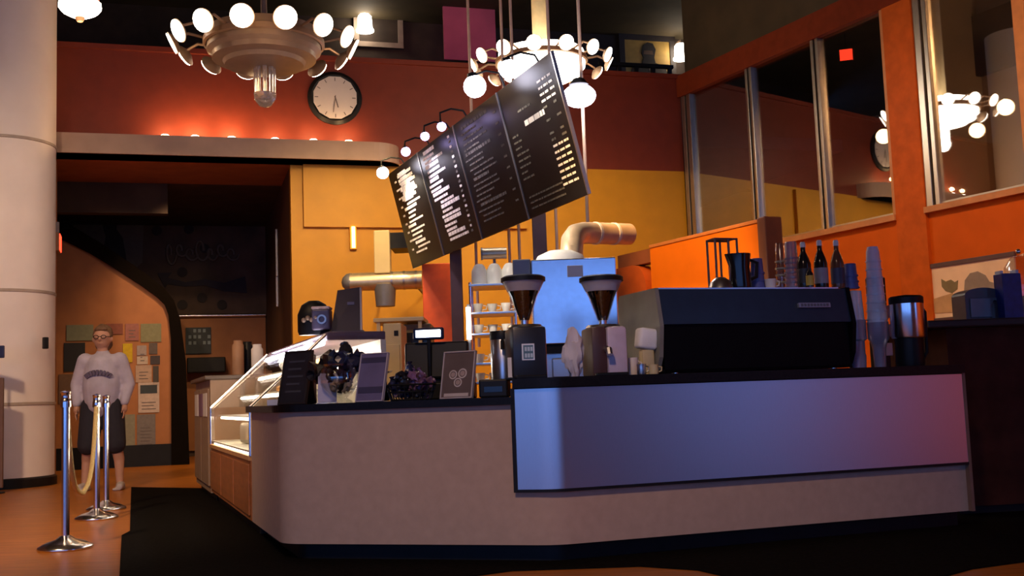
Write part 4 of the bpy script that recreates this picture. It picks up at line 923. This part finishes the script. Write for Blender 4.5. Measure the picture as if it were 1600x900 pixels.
# footed glass bowl with dark wrapped bags
def glassbowl(v, R, h): return MB().lathe([(0, 0), (R*.62, 0), (R*.55, .012), (R*.30, .03), (R*.55, h*.22), (R*.95, h*.48), (R, h*.68), (R*.82, h*.95), (R*.86, h), (R*.80, h), (R*.76, h*.95), (R*.94, h*.68), (R*.89, h*.48), (R*.5, h*.25), (0, h*.20)], n=32)
v = onlow(532, 6.18); t = thing('glass_bowl', 'footed round glass bowl of dark wrapped sweets', 'bowl', v); glassbowl(v, .118, .22).obj('bowl', GLASS, t, True)
WR1 = mat('wrap_navy', (.02, .022, .05), .22, var=.6, scale=12); WR2 = mat('wrap_black', (.014, .013, .016), .3, var=.5, scale=12); WR3 = mat('wrap_purple', (.14, .07, .14), .3, var=.7, scale=14); WR4 = mat('wrap_mauve', (.30, .20, .27), .3, var=.6, scale=14); WR5 = mat('wrap_tan', (.30, .24, .16), .4, var=.4, scale=14)
def sweet(c, r, m, seed, lab, grp):
    r *= .86; o = MB().ball((0, 0, 0), r, 2, (1, .8, .75), .9, seed).obj('wrapped_sweet', m); o.location = c; o.rotation_euler = (seed*.7, seed*.3, seed); tag(o, lab, 'sweet', grp)
    e_ = MB()
    for s_ in (-1, 1): e_.lathe([(0, 0), (r*.15, 0), (r*.5, r*.5), (r*.42, r*.5), (0, r*.05)], n=8, mx=Matrix.Translation((s_*r*.85, 0, 0)) @ Matrix.Rotation(s_*PI/2, 4, 'Y'))
    e_.obj('twisted_ends', m, o, kind='stuff')
rr = random.Random(11)
for k, (dx, dy, dz, r, m) in enumerate(((-.03, -.02, .10, .036, WR5), (.045, -.02, .09, .034, WR5), (.0, .05, .10, .038, WR2), (-.055, -.01, .165, .040, WR2), (.02, -.05, .155, .036, WR1), (.06, .01, .160, .038, WR1), (.0, .04, .185, .042, WR2))):
    sweet((v.x+dx, v.y+dy, v.z+dz), r, m, k+2, {WR5: 'tan', WR2: 'black', WR1: 'navy'}[m]+' wrapped sweet inside the footed glass bowl, %s' % ('low down' if dz < .11 else 'near the top'), 'sweets in the glass bowl')
for k, (dx, dy, dz, r, m) in enumerate(((-.13, .10, .19, .085, WR2), (-.06, .08, .25, .082, WR2), (.02, .04, .25, .078, WR1), (.085, .02, .22, .07, WR1), (.02, .13, .28, .065, WR2))):
    sweet((v.x+dx, v.y+dy, v.z+dz), r, m, k+20, ['black shiny bag at the left rim of the glass bowl heap', 'navy bag on the left of the glass bowl heap', 'black bag in the middle of the glass bowl heap', 'navy shiny bag on the right of the glass bowl heap', 'black bag at the back of the glass bowl heap'][k], 'bags heaped on the glass bowl')
# grey-violet tent sign
t, h, mx, shp = leaning('menu_sign', 'blue-violet printed sign standing right of the glass bowl', 'sign', 577, 6.06, .175, 551, mat('sign_violet', (.14, .12, .22), .45), mat('frame_silver', (.45, .40, .44), .4), -.5, 14, .006)
mb = MB(); mb.box(-.082, .082, -.0085, -.006, .05, .085, 0, mx); mb.box(-.082, .082, -.0085, -.006, h-.05, h-.02, 0, mx)
mb.obj('printed_bands', mat('sign_band', (.05, .045, .09), .5), shp, kind='stuff')
# basket of purple wrapped sweets
v = onlow(642, 6.10); t = thing('sweet_basket', 'dark wire basket piled with purple sweets in front of the register', 'basket', v)
for k in range(18):
    a = 2*PI*k/18; MB().tube([(.11*math.cos(a), .09*math.sin(a), .0), (.14*math.cos(a), .115*math.sin(a), .085)], .004, 5).obj('wire', BLACK, t)
for z, q_ in ((.002, 1.0), (.045, 1.15), (.085, 1.28)):
    MB().tube([(.11*q_*math.cos(2*PI*k/24), .09*q_*math.sin(2*PI*k/24), z+.003) for k in range(25)], .005, 5).obj('ring', BLACK, t)
MB().lathe([(0, .0), (.105, .0), (.105, .004), (0, .004)], n=24, sy=.85).obj('basket_floor', BLACK, t)
MB().tube([(-.14, 0, .085), (-.155, 0, .13), (-.13, 0, .16), (-.10, 0, .17)], .006, 6).obj('handle', CREAMM, t, True)
k = 0
for lz, ring, cnt, rad in ((.04, .060, 5, .038), (.09, .085, 7, .040), (.135, .055, 5, .040), (.175, .015, 2, .036)):
    for j in range(cnt):
        a = 2*PI*j/cnt+lz*9; m = [WR3, WR4, WR2, WR3, WR1][(k*3) % 5]
        sweet((v.x+ring*1.15*math.cos(a), v.y+ring*.85*math.sin(a), v.z+lz), rad, m, k+40, {WR3: 'purple', WR4: 'mauve', WR2: 'black', WR1: 'navy'}[m]+' wrapped sweet in the %s of the wire basket heap' % {.04: 'bottom layer', .09: 'rim layer', .135: 'upper layer', .175: 'very top'}[lz], 'sweets in the wire basket'); k += 1
# latte sign
t, h, mx, shp = leaning('latte_sign', 'brown sign with three round cup drawings near the raised counter', 'sign', 713, 5.98, .19, 549, mat('sign_brown', (.12, .085, .075), .45), mat('frame_pale', (.42, .36, .36), .45), -.5, 13, .008)
DR = mat('sign_drawing', (.36, .27, .23), .6); DR2 = mat('sign_cream', (.50, .42, .38), .6)
for j, (dx, dz, r_) in enumerate(((-.030, .135, .026), (.030, .140, .028), (.005, .090, .026))):
    ring = MB()
    ring.lathe([(r_*.72, 0), (r_, 0), (r_, .003), (r_*.72, .003)], n=24, mx=mx @ Matrix.Translation((dx, -.006, dz)) @ Matrix.Rotation(PI/2, 4, 'X')); ring.obj('cup_ring', DR2, shp)
    MB().lathe([(0, 0), (r_*.55, 0), (r_*.55, .0025), (0, .0025)], n=20, mx=mx @ Matrix.Translation((dx, -.006, dz)) @ Matrix.Rotation(PI/2, 4, 'X')).obj('cup_centre', DR, shp)
MB().box(-.078, .078, -.0085, -.006, .012, .03, 0, mx).obj('footer_band', DR2, shp)
# register with customer display
v = onlow(684, 6.45); t = thing('cash_register', 'black cash register terminal with a lit customer display', 'register', v, -.08); h = H(534, 684, 6.45, ZL)
MB().box(-.20, .20, -.02, .30, 0, .10, .01).obj('cash_drawer', BLACK, t); MB().box(-.19, .19, -.03, .02, .12, h, .012, rotm('X', -9, (0, 0, .12))).obj('screen_back', BLACK, t); MB().box(-.06, .06, .0, .10, .09, .16, .008).obj('neck', BLACK, t)
vd = local((v.x, v.y, -.08), at(671, 522, 6.45)); zd = vd.z-ZL; hd = .036
dsp = MB().box(vd.x-.092, vd.x+.092, -.05, -.02, zd-hd, zd+hd, .012, seg=3).obj('customer_display', mat('display_navy', (.01, .015, .05), .3), t, True)
MB().box(vd.x-.074, vd.x+.074, -.054, -.049, zd-.021, zd+.021, .004).obj('lit_screen', mat('screen_lit', (.8, .87, 1), .4, emit=3.5, ecol=(.82, .9, 1)), dsp)
MB().cyl((vd.x, -.03, .1), (vd.x, -.03, zd-hd), .012, n=10).obj('display_pole', BLACK, t)
v = onlow(802, 5.98); t = thing('napkin_box', 'low black napkin box beside the raised counter end', 'box', v+Vector((-.10, .08, 0)), -.1); MB().box(-.08, .08, -.08, .08, 0, .10, .01).obj('box_body', BLACK, t); MB().box(-.05, .05, -.083, -.079, .03, .06).obj('slot', BLACKG, t)

# ---- on the pastry case top
ZP = 1.36
v = Vector(in_case(.25, DC+.20, ZP)); Yv = v.y
px_s = Yv/F
t = thing('tablet_screen', 'dark screen leaning back on top of the pastry case', 'screen', v+Vector((-.02, 0, 0)), .1); hs = H(447, 560, Yv, ZP)
MB().hexa([(-.12, .0, .02), (.10, .0, .02), (.10, .025, .02), (-.12, .025, .02), (-.07, .06, hs-.02), (.10, .06, hs), (.10, .085, hs), (-.07, .085, hs-.02)]).obj('screen', mat('screen_dark', (.05, .035, .055), .3), t); MB().box(.09, .105, -.005, .09, .01, hs, .003, rotm('X', -8)).obj('edge_strip', ALU, t); MB().box(-.13, .12, -.04, .12, 0, .022, .004).obj('base', mat('screen_base', (.10, .07, .08), .4), t)
MB().box(-.0, .05, .030, .040, hs*.62, hs*.68).obj('screen_logo', mat('logo_grey', (.25, .2, .25), .4), t)
v = Vector(in_case(.32, DC+.36, ZP)); v = place(491, v.y, ZP, 520)
t = thing('countertop_appliance', 'dark round-backed machine with a small lens on the pastry case', 'appliance', v, 0); hq = H(470, 495, v.y, ZP)
MB().lathe([(0, 0), (.11, 0), (.12, .03), (.12, hq*.6), (.09, hq*.88), (.04, hq), (0, hq)], n=24, sy=.6).obj('shell', BLACK, t, True); MB().box(.0, .13, -.10, .04, .03, hq*.72, .012).obj('front_box', mat('box_violet', (.10, .08, .13), .35), t)
MB().box(.0, .13, -.105, .04, hq*.72, hq*.80, .006).obj('top_plate', mat('top_pink', (.72, .55, .52), .4), t)
MB().lathe([(.022, 0), (.034, 0), (.034, .012), (.022, .012)], n=20, mx=Matrix.Translation((.075, -.10, hq*.42)) @ Matrix.Rotation(PI/2, 4, 'X')).obj('lens_ring', ALU, t, True)
for k in range(4): MB().ball((-.06+.03*k, -.075-.004*k, hq*(.42+.06*(k % 2))), .018, 2).obj('knob', mat('knob_tan', (.35, .26, .2), .4), t, True)

# ================================================================ right bar and wall picture
def rwpict():
    a, b = rwp(1448, 421), rwp(1592, 470); z0 = rwp(1450, 499).z
    t = thing('wall_picture', 'wide beige landscape picture on the orange wall at right', 'picture', (K[0], K[1], 0), RA)
    zt_ = a.z
    MB().box(a.x, b.x, -.02, 0, z0, zt_).obj('canvas', mat('canvas_beige', (.85, .66, .46), .7, var=.12, scale=2.5), t)
    MB().box(a.x-.02, b.x+.02, -.04, 0, zt_, zt_+.05, .004).obj('frame_top', DKPOST, t); MB().box(a.x-.03, a.x, -.04, 0, z0, zt_+.05, .004).obj('frame_side', DKPOST, t); MB().box(a.x-.02, b.x+.02, -.04, 0, z0-.03, z0, .004).obj('frame_bottom', DKPOST, t)
    def blob(pts, m, nm):
        q = [rwp(x, y) for x, y in pts]; wprism([(p.x, p.z) for p in q], -.026, -.02).obj(nm, m, t)
    blob([(1473, 436), (1480, 440), (1488, 437), (1494, 441), (1499, 438), (1498, 452), (1490, 458), (1480, 455), (1474, 448)], mat('paint_olive', (.22, .19, .10), .7), 'painted_tree')
    blob([(1509, 452), (1510, 438), (1518, 427), (1530, 424), (1542, 430), (1548, 440), (1556, 442), (1556, 455), (1509, 456)], mat('paint_grey', (.28, .24, .21), .7), 'painted_hill')
    blob([(1452, 470), (1490, 458), (1505, 470), (1495, 488), (1455, 490)], mat('paint_ochre', (.55, .36, .18), .7), 'painted_field')
rwpict()
def onbar(px, Y=7.3): return place(px, Y, ZB, 490)
v = onbar(1529); t = thing('bread_bin', 'grey arched bread bin on the tall brown bar', 'box', v, .1); hb = H(452, 1529, 7.3, ZB); arc = [(-.13, 0), (.13, 0), (.13, hb*.8)]+[(.13*math.cos(k*PI/10), hb*.8+hb*.22*math.sin(k*PI/10)) for k in range(1, 10)]+[(-.13, hb*.8)]
wprism(arc, -.08, .10).obj('bin_body', mat('bin_grey', (.12, .10, .105), .4), t); MB().box(-.10, .09, -.09, -.08, .02, hb*.7, .004).obj('bin_door', GREYM, t)
v = onbar(1552, 7.25); t = thing('dark_canister', 'small dark canister between the bread bin and the blue carton', 'canister', v); MB().lathe([(0, 0), (.04, 0), (.042, .10), (.035, .125), (0, .125)], n=20).obj('can_body', mat('can_brown', (.06, .045, .05), .4), t, True); MB().lathe([(0, .14), (.03, .138), (.036, .125), (0, .125)], n=20).obj('lid', BLACK, t, True)
v = onbar(1578, 7.2); t = thing('blue_carton', 'deep blue carton with white crest on the tall bar', 'carton', v, .15); hb = H(428, 1578, 7.2, ZB); MB().box(-.068, .068, -.05, .05, 0, hb, .004).obj('carton_body', mat('carton_blue', (.012, .02, .16), .4, var=.3, scale=20), t); MB().box(-.066, -.045, -.03, .03, hb, hb+.02).obj('flap', WHITE, t); MB().box(.045, .066, -.03, .03, hb, hb+.025).obj('flap', WHITE, t)
v = onbar(1606, 7.35); t = thing('glass_dome', 'glass dome jar with a chrome knob at the right edge', 'jar', v); hb = H(396, 1600, 7.35, ZB); MB().lathe([(.0, 0), (.14, 0), (.14, hb*.55), (.125, hb*.8), (.08, hb*.95), (0, hb)], n=32).obj('dome', CLEARP, t, True); MB().ball((-.03, 0, hb+.015), .018, 2).obj('knob', CHROME, t, True); MB().lathe([(0, .0), (.15, 0), (.15, .012), (0, .012)], n=32).obj('plate', WHITE, t, True); MB().ball((0, 0, .10), .09, 2, (1, 1, .8), .2).obj('cake', mat('cake_pale', (.55, .45, .42), .7), t, True)

# ================================================================ person
def capsule(mb, p0, p1, r0, r1, n=14):
    p0, p1 = Vector(p0), Vector(p1); d = (p1-p0).normalized()
    L_ = (p1-p0).length; pts = [p0-d*r0*.98, p0-d*r0*.8, p0-d*r0*.4, p0, p0.lerp(p1, .5), p1, p1+d*r1*.4, p1+d*r1*.8, p1+d*r1*.98]
    mb.tube(pts, [r0*.2, r0*.6, r0*.92, r0, (r0+r1)/2, r1, r1*.92, r1*.6, r1*.2], n)
def remeshed(mb, name, m, parent, vox, smooth=6):
    o = mb.obj(name+'_src', m); o.modifiers.new('r', 'REMESH').voxel_size = vox; o.modifiers['r'].mode = 'VOXEL'
    sm = o.modifiers.new('s', 'SMOOTH'); sm.iterations = smooth; sm.factor = .5
    dg = bpy.context.evaluated_depsgraph_get(); me = bpy.data.meshes.new_from_object(o.evaluated_get(dg)); me.name = name
    src = o.data; bpy.data.objects.remove(o); bpy.data.meshes.remove(src)
    me.polygons.foreach_set('use_smooth', [True]*len(me.polygons)); me.materials.clear(); me.materials.append(m); return link(me, name, parent)
v = atz(160, 766, 0); pr = thing('person', 'person in pale lavender sweatshirt and dark knee shorts standing behind the stanchions', 'person', (v.x, v.y, 0), .12)
SKIN = mat('skin', (.52, .28, .19), .55, var=.06); KN = 1.0
sho, elb, wri = {}, {}, {}
mb = MB()
for s_ in (-1, 1):
    hx = .10*s_; kn = Vector((.15*s_, -.03, .50)); an = Vector((.19*s_, .02 if s_ < 0 else -.02, .085))
    capsule(mb, (hx, 0, .93), kn, .098, .065); capsule(mb, kn, (an.x*.93, an.y+.03, .33), .062, .058); capsule(mb, (an.x*.93, an.y+.03, .33), an, .056, .040); capsule(mb, an+Vector((0, .03, -.03)), an+Vector((.03*s_, -.13, -.05)), .040, .030)
    sh_ = Vector((.185*s_, 0, 1.43)); el = Vector((.275*s_, .02, 1.16)); wr = Vector((.255*s_, -.07, .93))
    capsule(mb, sh_, el, .058, .045); capsule(mb, el, wr, .044, .030); sho[s_], elb[s_], wri[s_] = sh_, el, wr
    hd_ = Vector((.0, -.25, -1)).normalized(); pal = wr+hd_*.055; capsule(mb, wr, pal, .030, .034)
    for f_, (oy, ln) in enumerate(((-.028, .075), (-.010, .085), (.009, .080), (.026, .062))):
        b0 = pal+Vector((0, oy, -.02)); b1 = b0+hd_*ln*.55; b2 = b1+(hd_+Vector((-.35*s_, 0, 0))).normalized()*ln*.45
        capsule(mb, b0, b1, .0095, .009, 8); capsule(mb, b1, b2, .009, .0078, 8)
    th0 = wr+hd_*.02+Vector((0, -.025, 0)); th1 = th0+Vector((-.01*s_, -.035, -.035)); capsule(mb, th0, th1, .012, .010, 8); capsule(mb, th1, th1+Vector((-.008*s_, -.008, -.032)), .010, .009, 8)
capsule(mb, (0, 0, .97), (0, .0, 1.15), .155, .15); capsule(mb, (0, 0, 1.15), (0, .0, 1.36), .15, .15); capsule(mb, (-.13, 0, 1.42), (.13, 0, 1.42), .075, .075)
capsule(mb, (0, .01, 1.42), (0, -.005, 1.58), .062, .056)
mb.ball((0, -.01, 1.68), .118, 3, (.80, .92, 1.12)); mb.ball((0, -.045, 1.615), .068, 3, (.85, .8, .8)); mb.ball((0, -.125, 1.66), .020, 2, (.8, 1, 1.3)); mb.ball((0, -.105, 1.615), .024, 2, (1.3, .6, .5))
for s_ in (-1, 1): mb.ball((.098*s_, .0, 1.665), .028, 2, (.5, .8, 1.2)); mb.ball((.036*s_, -.108, 1.685), .018, 2, (1.2, .6, .7))
remeshed(mb, 'body', SKIN, pr, .010, 4)
# sweatshirt
mb = MB()
capsule(mb, (0, 0, .98), (0, -.02, 1.15), .195, .205, 20); capsule(mb, (0, -.02, 1.15), (0, -.005, 1.34), .205, .185, 20); capsule(mb, (-.15, 0, 1.40), (.15, 0, 1.40), .10, .10)
capsule(mb, (0, .02, 1.46), (0, .01, 1.49), .088, .080)
for s_ in (-1, 1):
    capsule(mb, sho[s_], elb[s_], .088, .075); capsule(mb, elb[s_], wri[s_]+Vector((0, 0, .03)), .074, .048)
SW = mat('sweatshirt_lavender', (.46, .42, .52), .85, var=.1, scale=9, bump=.2)
sws = remeshed(mb, 'sweatshirt', SW, pr, .012, 5)
# arched dark lettering blocks on the chest
mb = MB()
for k in range(9):
    a = math.radians(-52+13*k); c_ = Vector((.21*math.sin(a)*.75, -.228+.05*abs(math.sin(a))**2*1.6, 1.19+.10*math.cos(a)))
    mb.box(-.014, .014, -.012, .012, -.028, .028, .003, Matrix.Translation(c_) @ Matrix.Rotation(a*.8, 4, 'Y') @ Matrix.Rotation(a*.5, 4, 'Z'))
mb.obj('chest_letters', mat('letter_violet', (.12, .10, .17), .8), sws, kind='stuff')
mb = MB()
for s_ in (-1, 1): capsule(mb, (.10*s_, 0, .92), (.148*s_, -.03, .50), .135, .112, 16)
capsule(mb, (-.06, 0, .95), (.06, 0, .95), .155, .155, 16); remeshed(mb, 'shorts', mat('shorts_navy', (.022, .020, .030), .85, bump=.2), pr, .012, 4)
for s_ in (-1, 1):
    an = Vector((.19*s_, .02 if s_ < 0 else -.02, .0)); mb = MB(); capsule(mb, an+Vector((0, .035, .05)), an+Vector((.03*s_, -.13, .042)), .050, .040, 14); mb.box(an.x-.045, an.x+.05, an.y-.17, an.y+.08, .0, .03, .012); remeshed(mb, 'shoe', mat('shoe_pale', (.45, .40, .40), .7), pr, .010, 3)
mb = MB(); mb.ball((0, .02, 1.715), .122, 3, (.88, .95, 1.02), .12, 4); mb.ball((0, .06, 1.62), .10, 3, (.95, .7, 1.0), .15, 6); mb.ball((0, -.07, 1.775), .06, 2, (1.3, .7, .5), .1, 2)
remeshed(mb, 'hair', mat('hair_brown', (.16, .085, .045), .7, var=.3, scale=30, bump=.4), pr, .012, 3)
gl = MB()
for s_ in (-1, 1): gl.tube([(.04*s_+.026*math.cos(2*PI*k/14), -.128+.008*abs(math.cos(2*PI*k/14)), 1.685+.019*math.sin(2*PI*k/14)) for k in range(15)], .004, 6); gl.tube([(.064*s_, -.122, 1.69), (.098*s_, -.02, 1.69)], .0035, 6)
gl.tube([(-.014, -.131, 1.688), (.014, -.131, 1.688)], .0035, 6); gl.obj('glasses', BLACK, pr, True, kind='stuff')
